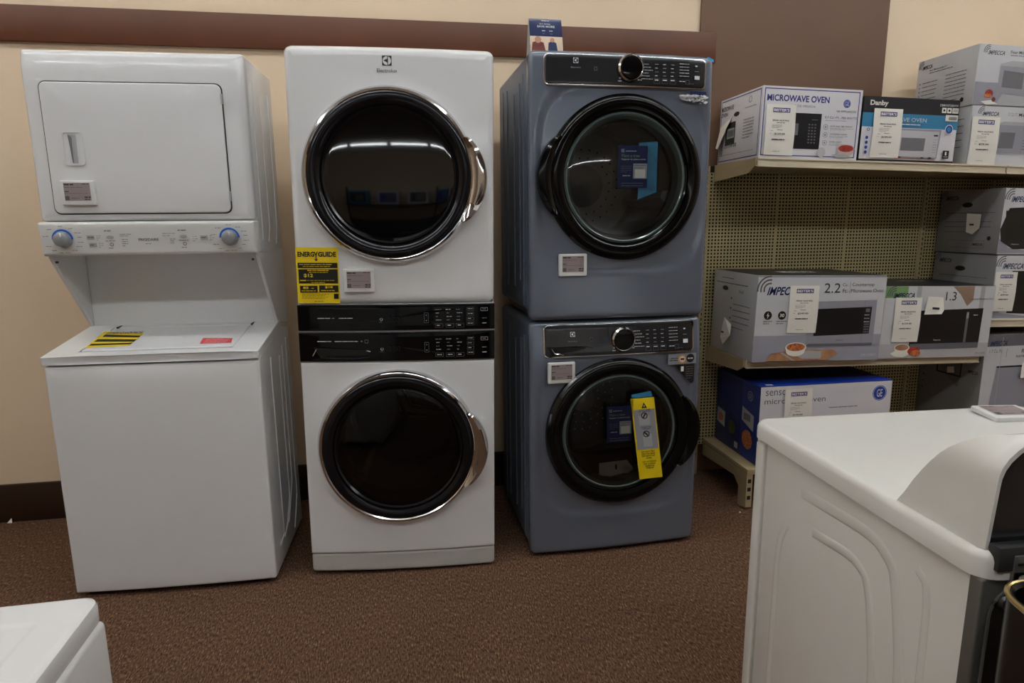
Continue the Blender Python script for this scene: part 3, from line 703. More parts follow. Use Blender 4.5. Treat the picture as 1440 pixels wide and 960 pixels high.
# pouch on the dryer door
z0 = .944
g = G(); g.add([(.385, -.050, 1.575-z0), (.455, -.050, 1.58-z0), (.455, -.050, 1.405-z0), (.385, -.050, 1.38-z0), (.455, -.0505, 1.44-z0), (.34, -.0505, 1.41-z0)], [[0, 1, 2, 3]], mat('pouch_teal', C8(46, 110, 140), .4, vary=.3, vscale=30)); g.build('booklet', tu, smooth=False)['label'] = 'teal booklet behind the navy leaflet'
leaflet(tu, .309, 1.565-z0, .108, .145, -.053, 0)
g = G(); g.box((.285, -.0575, 1.412-z0), (.458, -.0565, 1.588-z0), film); g.build('clear_sleeve', tu, smooth=False)
F = frontface(0, .94, W, .94, -.003, Bb)
F.rect(U(.590), V(1.761-z0), U(.655), V(1.744-z0), navy); F.flush('foil_sticker', tu, 'navy sticker')
g = G()
for i in range(110):
    a = random.uniform(.552, .655); z_ = 1.746-z0-abs(random.gauss(0, .010)); r_ = random.uniform(.004, .010)
    g.add([(a-r_, -.012, z_), (a, -.0165-random.random()*.003, z_-r_*.5), (a+r_, -.012, z_+r_*.3), (a, -.013, z_+r_*.6)], [[0, 1, 2], [0, 2, 3]], foil)
g.build('crumpled_foil', tu, smooth=False)['label'] = 'crumpled silver plastic film'
F = frontface(0, .94, W, .94, -.003, Bb); F.poly([(U(.655), V(1.884-z0-.004)), (U(.678), V(1.884-z0-.012)), (U(.680), V(1.884-z0-.022)), (U(.652), V(1.884-z0-.010))], mat('tape_blue2', C8(60, 160, 215), .3)); F.flush('blue_tape', tu, 'blue tape')
def onblue(x, y, z): return tuple(Vector((BX, BY, 0))+Matrix.Rotation(BA, 4, 'Z') @ Vector((x, y, z)))
price_tag(onblue(.1035, -.0200, 1.109), BA, label='electronic price tag below the round door of the upper blue dryer')
price_tag(onblue(.064, -.0165, .708), BA, label='electronic price tag on the lower blue washer under its detergent drawer')
# white paper tag lying in the washer drum
g = G(); g.add([(0, 0, 0), (.10, 0, .02), (.16, .0, .012), (.14, .06, .05), (.02, .06, .045), (0, 0, -.001), (.10, 0, .019), (.16, .0, .011), (.14, .06, .049), (.02, .06, .044)], [[0, 1, 2, 3, 4], [5, 9, 8, 7, 6], [0, 5, 6, 1], [1, 6, 7, 2], [2, 7, 8, 3], [3, 8, 9, 4], [4, 9, 5, 0]], paper)
g.add([(.075, .02, .028), (.082, .02, .03), (.088, .04, .042), (.081, .04, .041)], [[0, 1, 2, 3]], inkd)
o = g.build('paper_tag', smooth=False); o.location = onblue(.285, .03, .292); o.rotation_euler = (0, 0, BA); tag(o, 'white folded paper tag lying inside the blue washer drum', 'paper tag')

# tent card on the dryer
t = thing('tent_card', 'navy and white folded promotional card standing on the blue dryer', 'sign', onblue(.020, .10, 1.884), BA)
g = G()
def arc_card(side):
    pts = []
    for i in range(9):
        q = i/8; zz = .125*q; pts.append((side*(.034*(1-q)**.8+.001), zz))
    return pts
for sd in (-1, 1):
    P_ = arc_card(sd); vs = []
    for y, z in P_: vs += [(0, y, z), (.118, y, z), (0, y-.0008*sd, z), (.118, y-.0008*sd, z)]
    fs = []
    for i in range(8):
        a = i*4; b = a+4; fs += [[a, a+1, b+1, b], [a+2, b+2, b+3, a+3], [a, b, b+2, a+2], [a+1, a+3, b+3, b+1]]
    g.add(vs, fs, paper)
g.build('card', t)
def tentf(x, z):
    q = max(0, min(1, z/.125)); return -(.034*(1-q)**.8+.001)
F = Face(.118, .125, lambda u, v, h: (u, tentf(u, .125-v)-.0006-h, .125-v))
for k in range(8): F.poly([(0, k/16), (1, k/16), (1, (k+1)/16), (0, (k+1)/16)], navy, .0004)
for k in range(8): F.poly([(0, .5+k/17.5), (1, .5+k/17.5), (1, .5+(k+1)/17.5), (0, .5+(k+1)/17.5)], mat('photo_cream', C8(228, 205, 180), .4), .0004)
F.flush('card_face', t, 'navy upper face with a photograph of two people below')
F.text('BUY MORE,', .32, .13, .66, .17, inkw, .02); F.text('SAVE MORE', .24, .19, .78, .25, inkw, .03); F.dash(.38, .33, .48, .003, inkw, 1); F.dash(.60, .33, .74, .003, inkw, 1)
F.dash(.40, .42, .46, .0015, inkdim, 1); F.dash(.62, .42, .70, .0015, inkdim, 1); F.dash(.38, .05, .62, .002, inkw, 2)
def person_print(u, s_, m):
    F.poly([(u-.16*s_, .92), (u-.13*s_, .68), (u, .62), (u+.13*s_, .68), (u+.17*s_, .92)], m); F.circ(u, .60, .009*s_, skin)
person_print(.24, 1.3, maroon); person_print(.68, .9, navy); F.rect(.05, .90, .95, .93, wood)
F.flush('card_print', t)

# ------------------------------------------------------------------ SHELVING
SX, SY, SB = 2.54, -.420, -.045
SL = .022
def sz(x, z): return z-SL*(x-SX)
t = thing('gondola_shelving', 'tan metal shop shelving with pegboard back holding microwave cartons', 'shelving', (SX, SY, 0))
def lx(x): return x-SX
def ly(y): return y-SY
# pegboard: real holes
def pegboard(x0, x1, z0, z1, y, pitch=.0165, hs=.0044):
    nx = int((x1-x0)/pitch); nz = int((z1-z0)/pitch); vs = []; fs = []
    px = (x1-x0)/nx; pz = (z1-z0)/nz
    xs = [x0]; zs = [z0]
    for i in range(nx): c = x0+(i+.5)*px; xs += [c-hs, c+hs]
    for i in range(nz): c = z0+(i+.5)*pz; zs += [c-hs, c+hs]
    xs.append(x1); zs.append(z1); nX, nZ = len(xs), len(zs)
    vs = [(x, y, z) for z in zs for x in xs]
    for j in range(nZ-1):
        for i in range(nX-1):
            if i % 2 == 1 and j % 2 == 1: continue
            fs.append([j*nX+i, j*nX+i+1, (j+1)*nX+i+1, (j+1)*nX+i])
    me = bpy.data.meshes.new('pegboard_panel'); me.from_pydata(vs, [], fs); me.materials.append(peg); me.update()
    o = bpy.data.objects.new('pegboard_panel', me); COL.objects.link(o); o.parent = t; return o
for a, b in ((2.50, 2.876), (2.884, 3.262), (3.270, 3.69), (3.72, 4.10), (4.11, 4.60)):
    pegboard(lx(a), lx(b), .16, 1.53, ly(SB))
g = G(); g.box((lx(2.50), ly(SB)+.008, .16), (lx(4.95), ly(SB)+.012, 1.56), hole)
for x in (2.88, 3.266, 4.105): g.box((lx(x)-.004, ly(SB)-.001, .16), (lx(x)+.004, ly(SB)+.008, 1.53), peg)
g.build('backing_panel', t, smooth=False)
for x in (2.50, 3.705):
    g = G(); g.box((lx(x)-.014, ly(SB)-.008, 0), (lx(x)+.014, ly(SB)+.02, 1.56), tan, .002)
    for k in range(58): z = .10+k*.0254; g.box((lx(x)-.0025, ly(SB)-.0086, z), (lx(x)+.0025, ly(SB)-.0075, z+.014), hole)
    g.build('upright', t)
def shelf(x0, x1, z, front_y=SY, th=.03, name='shelf'):
    g = G(); y0, y1 = ly(front_y), ly(SB)-.01
    M_ = Matrix.Translation((lx(x0), 0, sz(x0, z))) @ Matrix.Rotation(math.atan(SL), 4, 'Y')
    g.box((0, y0, -th), (x1-x0, y1, 0), tan, .002, T=M_); s_ = g.build(name, t)
    L_ = x1-x0; g = G()
    g.box((.001, y0-.012, -.034), (L_-.001, y0, .002), rail, .002, T=M_); g.box((.001, y0-.016, -.034), (L_-.001, y0-.010, -.028), rail, .001, T=M_); g.box((.001, y0-.016, -.004), (L_-.001, y0-.010, .004), rail, .001, T=M_)
    o_ = g.build('price_rail', s_); 
    return s_
def bracket(x, z, front_y=SY, h0=.035, h1=.075):
    z = sz(x, z); g = G(); g.prism([(ly(front_y), z-h0+.005), (ly(front_y)+.05, z-h1*.75), (ly(SB)-.01, z-h1), (ly(SB)-.01, z+.003), (ly(front_y), z+.003)], 'x', lx(x)-.003, lx(x)+.004, tan); g.build('shelf_bracket', t, smooth=False)
shelf(SX, 3.758, 1.560); bracket(SX-.004, 1.560)
shelf(3.764, 4.95, 1.560); 
shelf(SX, 3.745, .683); bracket(SX-.004, .683); bracket(3.748, .683)
shelf(3.765, 4.95, .855)
BYF = -.50
g = G()
g.box((lx(SX), ly(BYF), .170), (lx(3.756), ly(SB)-.01, .195), tan, .002); g.box((lx(3.762), ly(BYF), .170), (lx(4.95), ly(SB)-.01, .195), tan, .002)
g.build('base_deck', t)
for x in (SX+.012, 3.74, 4.9):
    g = G(); g.prism([(ly(BYF)+.002, .170), (ly(BYF)+.002, .012), (ly(BYF)+.05, .0), (ly(BYF)+.075, .0), (ly(BYF)+.075, .09), (ly(BYF)+.12, .125), (ly(SB)-.01, .105), (ly(SB)-.01, .170)], 'x', lx(x)-.012, lx(x)+.018, tan)
    for zz in (.05, .09, .13): g.box((lx(x)-.006, ly(BYF)-.0005, zz), (lx(x)+.010, ly(BYF)+.004, zz+.018), hole)
    g.build('base_foot', t, bevel=.002)

# ------------------------------------------------------------------ cartons
RY = math.atan(SL)
def carton(name, label, x0, x1, yf, z, h, depth, m_side, m_front, m_top, tilt=True, group='microwave cartons on the shelves', cat='box'):
    t = thing(name, label, cat, (x0, yf, sz(x0, z) if tilt else z), 0, RY if tilt else 0, 0, group)
    w = x1-x0; g = G(); b = .003
    # body: five-sided box with slightly soft edges
    g.box((0, 0, 0), (w, depth, h), m_side, b)
    o = g.build('carton', t)
    F = Face(w, h, lambda u, v, hh: (u, -hh+.0004, h-v)); F.rect(.003, .004, .997, .996, m_front)
    Fl = Face(depth, h, lambda u, v, hh: (-hh, depth-u, h-v))
    Ft = Face(w, depth, lambda u, v, hh: (u, depth-v, h+hh-.0002)); Ft.rect(.002, .004, .998, .997, m_top)
    Ft.rect(.0, .49, 1.0, .51, m_top)
    return t, F, Fl, Ft
def impecca(F, u, v, w, h, m, m2=None, full='IMPECCA'):
    """brand word with its fan of arcs, w x h in face units"""
    m2 = m2 or ink
    hm = h*F.H
    for k, r in enumerate((.38, .62, .86)):
        F.ring(u+w*.20, v+h*.62, r*hm, r*hm+hm*.11, m2, 78+k*4, 200-k*6, 14)
    F.text(full, u+w*.13, v+h*.42, u+w, v+h, m, .025, .35)
def bowl(F, u, v, w, mfood=food, dish=paper):
    F.circ(u, v+w*F.W/F.H*.14, w*F.W/2*.9, dish, sy=.55); F.circ(u, v, w*F.W/2, dish, sy=.45); F.circ(u, v-.004, w*F.W/2*.86, mfood, sy=.40)
def hand_hole(Fl, u, v, w, m=black): Fl.circ(u, v, w*.25, m, sx=2.0, sy=.8)
def flap_tag(t, x, pts, m=paper, label='folded white paper tag', th=.001, barcode=True):
    """folded paper tag stuck to the left side of a carton; pts = (y, z, lift)"""
    g = G(); vs = [(-.002-l, y, z) for y, z, l in pts]; n = len(pts); vs += [(a[0]+th, a[1], a[2]) for a in vs]
    g.add(vs, [list(range(n)), [n+i for i in range(n)][::-1]]+[[i, (i+1) % n, n+(i+1) % n, n+i] for i in range(n)], m)
    cy = sum(p[0] for p in pts)/n; cz = sum(p[1] for p in pts)/n; l = max(p[2] for p in pts)
    if barcode: g.box((-.0035-l, cy-.012, cz-.005), (-.0030-l, cy+.012, cz+.003), inkd)
    o = g.build('paper_flap', t, smooth=False); o['label'] = label

# GE carton, top shelf left
t, F, Fl, Ft = carton('microwave_carton', 'white microwave oven carton with purple border, leftmost on the top shelf', 2.543, 3.006, -.425, 1.561, .294, .365, gew, gew, gew)
F.frame(.018, .03, .972, .955, .004, indigo)
F.text('MICROWAVE OVEN', .045, .115, .665, .205, indigo, .03); F.text('S DE MESADA', .325, .245, .53, .275, ink)
F.ring(.845, .20, .0145, .017, gep); F.circ(.845, .20, .0135, gep); F.text('GE', .825, .17, .865, .23, gew, .01); F.text('GE APPLIANCES', .745, .295, .945, .32, ink, .01)
F.rect(.315, .355, .60, .85, winblk); F.rect(.33, .50, .375, .66, wingry)
for r_ in range(7):
    for c_ in range(3): F.rect(.475+c_*.03, .50+r_*.042, .492+c_*.03, .518+r_*.042, wingry)
F.dash(.50, .44, .56, .002, inkdim, 1)
F.text('0.7 CU. FT., 700 WATTS', .63, .385, .955, .42, indigo, .01); F.dash(.635, .44, .85, .0015, inkdim, 4)
for k, s_ in enumerate(('AUTO AND TIME DEFROST', 'CONVENIENCE COOKING', 'CONTROL LOCKOUT')):
    F.ring(.645, .535+.11*k, .009, .011, inkdim); F.circ(.645, .535+.11*k, .004, inkdim); F.text(s_, .69, .51+.11*k, .92-.05*k, .532+.11*k, ink, .01); F.lines(.69, .548+.11*k, .93-.04*k, .565+.11*k, 2, .0014, inkdim, 6)
bowl(F, .87, .83, .18, foodr, mat('bowl_pink', C8(200, 175, 170), .4)); F.poly([(.72, .92), (.86, .90), (.94, .95), (.78, .96)], ltgrey); F.circ(.62, .89, .02, mat('print_pale', C8(192, 190, 194), .5))
F.flush('front_print', t)
Fl.frame(.03, .03, .97, .955, .004, indigo); Fl.text('MICROWAVE', .04, .12, .34, .19, ink, .02); Fl.text('OVEN', .04, .21, .2, .27, ink, .02)
hand_hole(Fl, .43, .28, .05); Fl.ring(.74, .13, .011, .014, inkdim); Fl.dash(.62, .23, .88, .003, inkdim, 2)
Fl.rect(.18, .38, .42, .72, black); Fl.rect(.22, .47, .40, .62, ltgrey)
for k in range(14): Fl.rect(.235+k*.0115, .50, .241+k*.0115, .60, inkd)
Fl.text('21175-20', .18, .70, .48, .76, ink, .02); Fl.lines(.62, .40, .86, .66, 7, .003, ink, 3)
for k in range(12): Fl.rect(.08+.0, .62+k*.022, .15, .630+k*.022, inkd)
Fl.dash(.1, .86, .9, .002, inkdim, 7)
Fl.flush('side_print', t)
flap_tag(t, 0, [(.35, .175, .0), (.245, .205, .0), (.27, .16, .012), (.33, .07, .02), (.365, .08, .012)], barcode=False)
beiters((2.543+.020, -.428, 1.561+.014), RY, .134, .205, '$139.00', 'price sheet on the white carton with purple border')

# Danby carton
t, F, Fl, Ft = carton('microwave_carton', 'black, teal and white microwave carton in the middle of the top shelf', 3.014, 3.484, -.425, 1.561, .272, .34, boxblack, gew, boxblack)
F.rect(.0, .0, 1.0, .245, boxblack); F.rect(0, .245, 1.0, .46, teal); F.rect(0, .955, 1, 1, boxblack); F.rect(0, .35, .055, .44, teal)
F.text('Danby', .065, .055, .25, .155, paper, .035); F.text('DBMW0720BWW', .79, .07, .985, .105, inkw, .01)
F.rect(.815, .125, .862, .205, paper); F.rect(.87, .125, .917, .205, paper); F.rect(.925, .125, .99, .205, paper); F.circ(.838, .165, .005, black); F.circ(.893, .165, .005, black)
for k in range(6): F.rect(.935+k*.008, .14, .938+k*.008, .19, inkd)
F.rect(.86, .235, .99, .33, paper)
for k in range(12): F.rect(.895+k*.007, .26, .899+k*.007, .31, inkd)
F.text('MICROWAVE OVEN', .12, .305, .66, .365, inkw); F.dash(.40, .40, .60, .004, inkw, 4); F.dash(.4, .375, .72, .001, inkdim, 4)
mwhite = mat('print_white', C8(190, 188, 192), .4)
F.poly([(.38, .47), (.83, .47), (.81, .92), (.37, .92)], silver); F.poly([(.38, .50), (.81, .50), (.80, .90), (.375, .90)], mwhite)
F.poly([(.42, .61), (.67, .61), (.665, .81), (.415, .81)], wingry); F.rect(.755, .55, .80, .575, inkd)
for r_ in range(6): F.dash(.755, .62+.04*r_, .795, .003, silver, 3)
for x in (.40, .64, .72): F.rect(x, .905, x+.03, .925, inkd)
F.dash(.36, .93, .8, .0015, foodr, 1)
F.circ(.905, .46, .020, paper); F.circ(.905, .46, .017, gep); F.circ(.905, .46, .010, teal); F.rect(.868, .79, .935, .915, black); F.text('1', .893, .81, .91, .865, paper, .03); F.dash(.88, .885, .925, .002, inkw, 1)
for k in range(5): F.circ(.055, .63+.075*k, .007, gep if k < 4 else paper)
F.text('O', .045, .48, .075, .53, gep, .02)
F.flush('front_print', t)
beiters((3.014+.051, -.428, 1.561-SL*(3.065-2.54)+.018), RY, .138, .205, '$109.00', 'price sheet on the black and teal carton')

# small microwave pair at the right of the top shelf
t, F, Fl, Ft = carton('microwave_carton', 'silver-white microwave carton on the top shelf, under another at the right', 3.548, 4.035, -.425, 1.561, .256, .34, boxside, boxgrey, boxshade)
impecca(F, .085, .05, .20, .115, inkd); F.text('0.7 CU. FT.', .385, .10, .485, .155, inkdim); F.text('Microwave Oven', .50, .10, .82, .155, inkd, .01)
F.poly([(.30, .28), (.36, .25), (.90, .25), (.92, .80), (.30, .80)], ltgrey); F.poly([(.31, .31), (.90, .31), (.90, .79), (.31, .78)], silver); F.poly([(.33, .43), (.49, .43), (.48, .70), (.32, .70)], wingry)
F.rect(.57, .34, .572, .78, silverd); F.rect(.59, .44, .66, .46, inkd); F.lines(.58, .55, .66, .70, 4, .003, ink, 2)
F.flush('front_print', t)
Fl.lines(.2, .2, .9, .8, 6, .003, ink, 4); Fl.circ(.72, .86, .010, black); Fl.flush('side_print', t)
beiters((3.552, -.428, 1.561-SL*(3.552-2.54)+.003), RY, .142, .205, '$79.00', 'price sheet on the lower silver carton at the right of the top shelf')
t, F, Fl, Ft = carton('microwave_carton', 'silver carton with a food picture, highest of all, at the top right', 3.548, 4.035, -.425, 1.8185, .254, .34, boxside, boxgrey, boxshade)
F.rect(.004, .62, .996, .996, silver); impecca(F, .07, .05, .20, .12, ink); F.text('Four Micro-ondes', .33, .085, .62, .135, ink, .01); F.dash(.33, .16, .55, .003, inkdim, 4)
F.poly([(.24, .31), (.36, .25), (.9, .27), (.9, .76), (.24, .80)], ltgrey); F.poly([(.245, .34), (.88, .36), (.88, .80), (.235, .80)], silver); F.poly([(.285, .41), (.50, .44), (.50, .71), (.28, .69)], wingry)
F.poly([(.30, .80), (.60, .84), (.58, .99), (.24, .99)], ltgrey)
F.circ(.16, .80, .020, foodr, sy=.8); F.circ(.15, .84, .018, food, sy=.5); F.poly([(.08, .94), (.19, .91), (.26, .97), (.14, .99)], paper); F.circ(.215, .90, .010, maroon)
F.flush('front_print', t)
impecca(Fl, .06, .06, .20, .12, inkd); Fl.text('Four Micro-ondes 0.7', .22, .20, .52, .235, ink, .01); Fl.dash(.22, .26, .62, .003, ink, 6)
Fl.lines(.12, .42, .38, .86, 7, .003, ink, 3); Fl.lines(.52, .38, .86, .84, 8, .003, ink, 4); Fl.dash(.12, .93, .8, .004, ink, 6)
for k in range(6): Fl.circ(.08, .43+.073*k, .003, inkd)
Fl.circ(.84, .88, .010, black); Fl.flush('side_print', t)

# 2.2 carton
t, F, Fl, Ft = carton('microwave_carton', 'large silver carton marked 2.2 with a bowl of food, on the middle shelf', 2.545, 3.170, -.470, .684, .385, .40, boxside, boxgrey, boxblack)
F.rect(.003, .69, .997, .996, mat('print_table', C8(160, 160, 172), .4, vary=.06, vscale=6)); F.rect(.003, .004, .997, .022, silver)
impecca(F, .035, .06, .295, .165, navy); F.text('2.2', .51, .09, .635, .20, inkd, -.0); F.text('Cu.', .65, .09, .69, .125, ink); F.text('Ft.', .655, .155, .69, .20, ink)
F.rect(.709, .07, .711, .21, ink); F.text('Countertop', .725, .085, .90, .135, ink); F.text('Microwave Oven', .72, .155, .975, .195, ink)
F.circ(.093, .455, .019, black); F.poly([(.095, .42), (.082, .46), (.092, .46), (.088, .495), (.105, .45), (.095, .45)], paper); F.lines(.06, .52, .13, .545, 2, .003, ink, 3)
F.circ(.20, .455, .019, black); F.text('30', .183, .435, .218, .475, paper, .02); F.lines(.16, .52, .24, .545, 2, .003, ink, 3)
F.poly([(.405, .30), (.935, .285), (.935, .80), (.40, .80)], silver); F.poly([(.42, .79), (.93, .79), (.93, .82), (.40, .82)], silverd); F.rect(.84, .29, .8415, .79, silverd)
F.poly([(.47, .385), (.90, .365), (.895, .68), (.455, .70)], winblk); F.rect(.75, .41, .752, .68, black); F.rect(.852, .385, .885, .425, wingry)
for r_ in range(3): F.dash(.845, .455+.04*r_, .888, .004, ltgrey, 3)
for r_ in range(4):
    for c_ in range(3): F.rect(.848+.014*c_, .56+.03*r_, .857+.014*c_, .577+.03*r_, wingry)
F.text('Impecca', .635, .74, .69, .765, ink, .01)
F.poly([(.10, .985), (.14, .90), (.28, .86), (.62, .86), (.66, .91), (.58, .985)], wood); F.poly([(.33, .92), (.42, .87), (.53, .88), (.53, .965), (.38, .965)], ltgrey)
bowl(F, .325, .83, .165); F.poly([(.205, .89), (.225, .885), (.33, .985), (.31, .99)], ltgrey); F.text('CM-2200ST', .845, .92, .97, .95, inkw)
F.flush('front_print', t)
Fl.dash(.08, .14, .8, .004, ink, 7); Fl.dash(.2, .08, .5, .003, ink, 3); hand_hole(Fl, .30, .21, .055); Fl.lines(.5, .38, .88, .66, 5, .003, ink, 3); Fl.text('Ideal', .62, .20, .72, .24, ink)
for k in range(3): Fl.circ(.46, .32+.12*k, .005, inkd)
Fl.flush('side_print', t)
flap_tag(t, 0, [(.27, .165, .0), (.20, .14, .0), (.16, .095, .025), (.21, .045, .03), (.26, .07, .02)])
g = G(); Ft.text('IMPECCA', .34, .60, .64, .42, paper, .02); Ft.flush('top_print', t)
beiters((2.545+.155, -.473, .684-SL*.15+.130), RY, .140, .210, '$249.00', 'price sheet on the large carton marked 2.2')

# 1.3 carton
t, F, Fl, Ft = carton('microwave_carton', 'silver carton marked 1.3 with a black microwave, right end of the middle shelf', 3.181, 3.757, -.455, .684, .335, .38, boxside, boxgrey, boxblack)
F.rect(.003, .004, .20, .16, green); F.poly([(.60, .004), (.80, .004), (.80, .20), (.75, .28), (.68, .12)], mat('print_brown_soft', C8(150, 125, 105), .5, vary=.1)); F.rect(.003, .80, .997, .996, mat('print_marble', C8(184, 182, 184), .4, vary=.05))
F.rect(.28, .004, .32, .30, ltgrey); F.rect(.86, .004, .90, .8, ltgrey)
impecca(F, .045, .04, .215, .125, navy); F.text('1.3', .545, .08, .64, .20, inkd); F.text('Countertop Microwave Oven', .75, .165, .985, .20, ink)
F.poly([(.27, .34), (.905, .31), (.90, .87), (.26, .88)], winblk); F.poly([(.27, .80), (.90, .79), (.90, .87), (.26, .88)], silverd); F.rect(.755, .36, .778, .785, wingry); F.rect(.757, .37, .776, .45, ltgrey)
F.dash(.82, .40, .86, .004, inkw, 2); F.text('Impecca', .48, .735, .545, .765, inkw, .01)
F.poly([(.10, .93), (.18, .86), (.30, .92), (.22, .985), (.14, .97)], paper); bowl(F, .20, .85, .14, wood); F.circ(.31, .90, .032, foodr, sy=.6); F.circ(.33, .93, .026, food, sy=.6); F.text('CM-1310SS', .88, .935, .975, .96, ink)
F.flush('front_print', t)
Ft.text('IMPECCA', .5, .35, .75, .25, paper, .02); Ft.flush('top_print', t)
g = G(); g.add([(.218, -.006, .288), (.292, -.010, .285), (.297, -.018, .225), (.285, -.020, .208), (.205, -.008, .205)], [[0, 1, 2, 3, 4]], paper); g.add([(.235, -.018, .24), (.27, -.0195, .238), (.27, -.020, .228), (.235, -.0185, .23)], [[0, 1, 2, 3]], inkd); g.build('paper_flap', t, smooth=False)['label'] = 'torn white paper tag'
beiters((3.181+.055, -.458, .684-SL*.69+.078), RY, .135, .205, '$139.00', 'price sheet on the carton marked 1.3')

# sensor carton
t, F, Fl, Ft = carton('microwave_carton', 'blue and white sensor microwave carton on the bottom shelf deck', 2.600, 3.262, -.465, .196, .372, .40, boxblued, gew, boxblued, tilt=False)
F.text('sensor', .04, .05, .225, .115, ink); F.text('microwave oven', .035, .155, .49, .22, ink)
F.circ(.905, .155, .036, gep); F.ring(.905, .155, .031, .033, gew); F.text('GE', .883, .105, .927, .205, gew, .01); F.dash(.52, .30, .74, .004, inkdim, 4)
F.rect(.35, .55, .9, .95, winblk); F.flush('front_print', t)
Ft.rect(.0, .82, 1.0, 1.0, boxblue); Ft.rect(.06, .90, .11, .96, paper); Ft.flush('top_print', t)
Fl.rect(.62, .0, 1.0, .995, boxblue if False else mat('box_blue_mid', C8(26, 50, 130), .45)); Fl.ring(.80, .17, .020, .023, ltgrey); Fl.text('GE', .77, .14, .83, .20, ltgrey, .01)
Fl.poly([(.64, .34), (.90, .40), (.90, .60), (.64, .52)], ltgrey); Fl.rect(.68, .41, .83, .50, wingry)
Fl.poly([(.04, .52), (.24, .55), (.24, .76), (.04, .72)], ltgrey); Fl.circ(.14, .64, .022, food); Fl.circ(.42, .70, .035, mat('print_veg', C8(70, 80, 40), .5, vary=.4, vscale=60)); Fl.circ(.78, .74, .045, food)
Fl.lines(.12, .16, .40, .30, 4, .004, boxblue, 3); Fl.rect(.5, .86, .58, .94, ltgrey); Fl.flush('side_print', t)
beiters((2.600+.118, -.468, .196+.150), 0, .136, .205, '$199.00', 'price sheet on the blue and white carton on the bottom deck')

# next bay: two cartons on the middle shelf, tall carton below
def bayx(z): return z
for k, (zz, lab) in enumerate(((.856, 'silver carton with price sheet in the next bay, lower of its stack of two'), (1.163, 'silver carton in the next bay, upper of its stack of two'))):
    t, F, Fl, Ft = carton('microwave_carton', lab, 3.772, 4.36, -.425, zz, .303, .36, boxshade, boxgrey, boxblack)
    impecca(F, .035, .06, .22, .15, navy); F.poly([(.0, .98), (.0, .75), (.10, .90), (.5, .98)], silver)
    F.poly([(.0, .62), (.06, .30), (.8, .22), (.8, .90), (.14, .92), (.02, .80)], winblk) if k else F.poly([(.16, .24), (.8, .24), (.8, .95), (.16, .90)], winblk)
    F.poly([(.03, .34), (.7, .34), (.7, .78), (.06, .78)] if k else [(.2, .3), (.7, .3), (.7, .78), (.2, .78)], black); F.text('Impecca', .12, .83, .19, .86, inkw)
    F.flush('front_print', t)
    impecca(Fl, .06, .04, .24, .12, inkd); hand_hole(Fl, .46, .24, .06); Fl.dash(.12, .36, .9, .003, ink, 8); Fl.lines(.12, .50, .86, .66, 3, .003, ink, 7)
    Fl.frame(.2, .80, .8, .92, .0012, ink); Fl.circ(.86, .76, .010, black); Fl.text('IMPECCA', .62, .84, .78, .88, inkd, .02); Fl.flush('side_print', t)
    if k:
        flap_tag(t, 0, [(.19, .19, .0), (.11, .185, .0), (.10, .12, .01), (.13, .09, .014), (.17, .10, .012)])
beiters((3.775, -.428, .856-SL*1.235+.040), RY, .118, .185, '$99.00', 'price sheet on the lower silver carton in the next bay')
t, F, Fl, Ft = carton('refrigerator_carton', 'tall grey retro refrigerator carton standing on the bottom deck of the next bay', 3.776, 4.32, -.425, .196, .555, .38, boxshade, boxgrey, boxblack, tilt=False)
F.rect(.0, .0, 1, .10, silverd); impecca(F, .02, .02, .20, .075, navy); F.text('1.7 Cu. Ft.', .05, .125, .18, .155, ink); F.rect(.225, .12, .228, .20, ink); F.text('Retro', .38, .13, .50, .165, inkd); F.text('REFRIGERATOR', .33, .185, .62, .205, inkd)
F.poly([(.14, .28), (.7, .28), (.7, .95), (.08, .95)], silver); F.rect(.14, .275, .7, .29, black); F.rect(.17, .02, .175, .9, ltgrey)
F.flush('front_print', t)
Fl.poly([(.30, .06), (.72, .06), (.67, .52), (.36, .38)], silverd); Fl.frame(.30, .04, .70, .42, .008, black); Fl.circ(.46, .26, .03, food); Fl.circ(.6, .2, .02, maroon); Fl.text('IMPECCA', .80, .33, .95, .36, inkd, .02); Fl.lines(.08, .28, .11, .60, 6, .006, black, 1)
Fl.flush('side_print', t)
flap_tag(t, 0, [(.20, .36, .0), (.16, .37, .0), (.15, .34, .006), (.19, .33, .006)], barcode=False)
g = G(); g.add([(.215, -.006, .415), (.30, -.006, .42), (.31, -.014, .34), (.205, -.014, .34)], [[0, 1, 2, 3]], paper); g.build('paper_flap', t, smooth=False)['label'] = 'white paper tag'

# ------------------------------------------------------------------ RIGHT FOREGROUND: machine seen from behind
RXo, RYo, RA = 1.845, -1.717, -.03
t = thing('top_load_washer', 'white washer in the right foreground seen from behind, raised hump console', 'washer', (RXo, RYo, 0), RA)
Wd, Dp = .69, .617
def yface(g, m, path, x0, x1):
    pass
g = G(); g.box((0.003, -Dp+.012, .03), (Wd-.003, -.036, .812), cream_w, .008, 3); g.build('cabinet', t)
g = G(); g.box((0.0, -.030, .03), (Wd, .004, .800), cream_w, .006, 3); g.build('front_panel', t)
for x in (.06, .63):
    for y in (-.08, -.55): g = G(); g.box((x-.02, y-.02, 0), (x+.02, y+.02, .034), blackp, .004); g.build('foot', t)
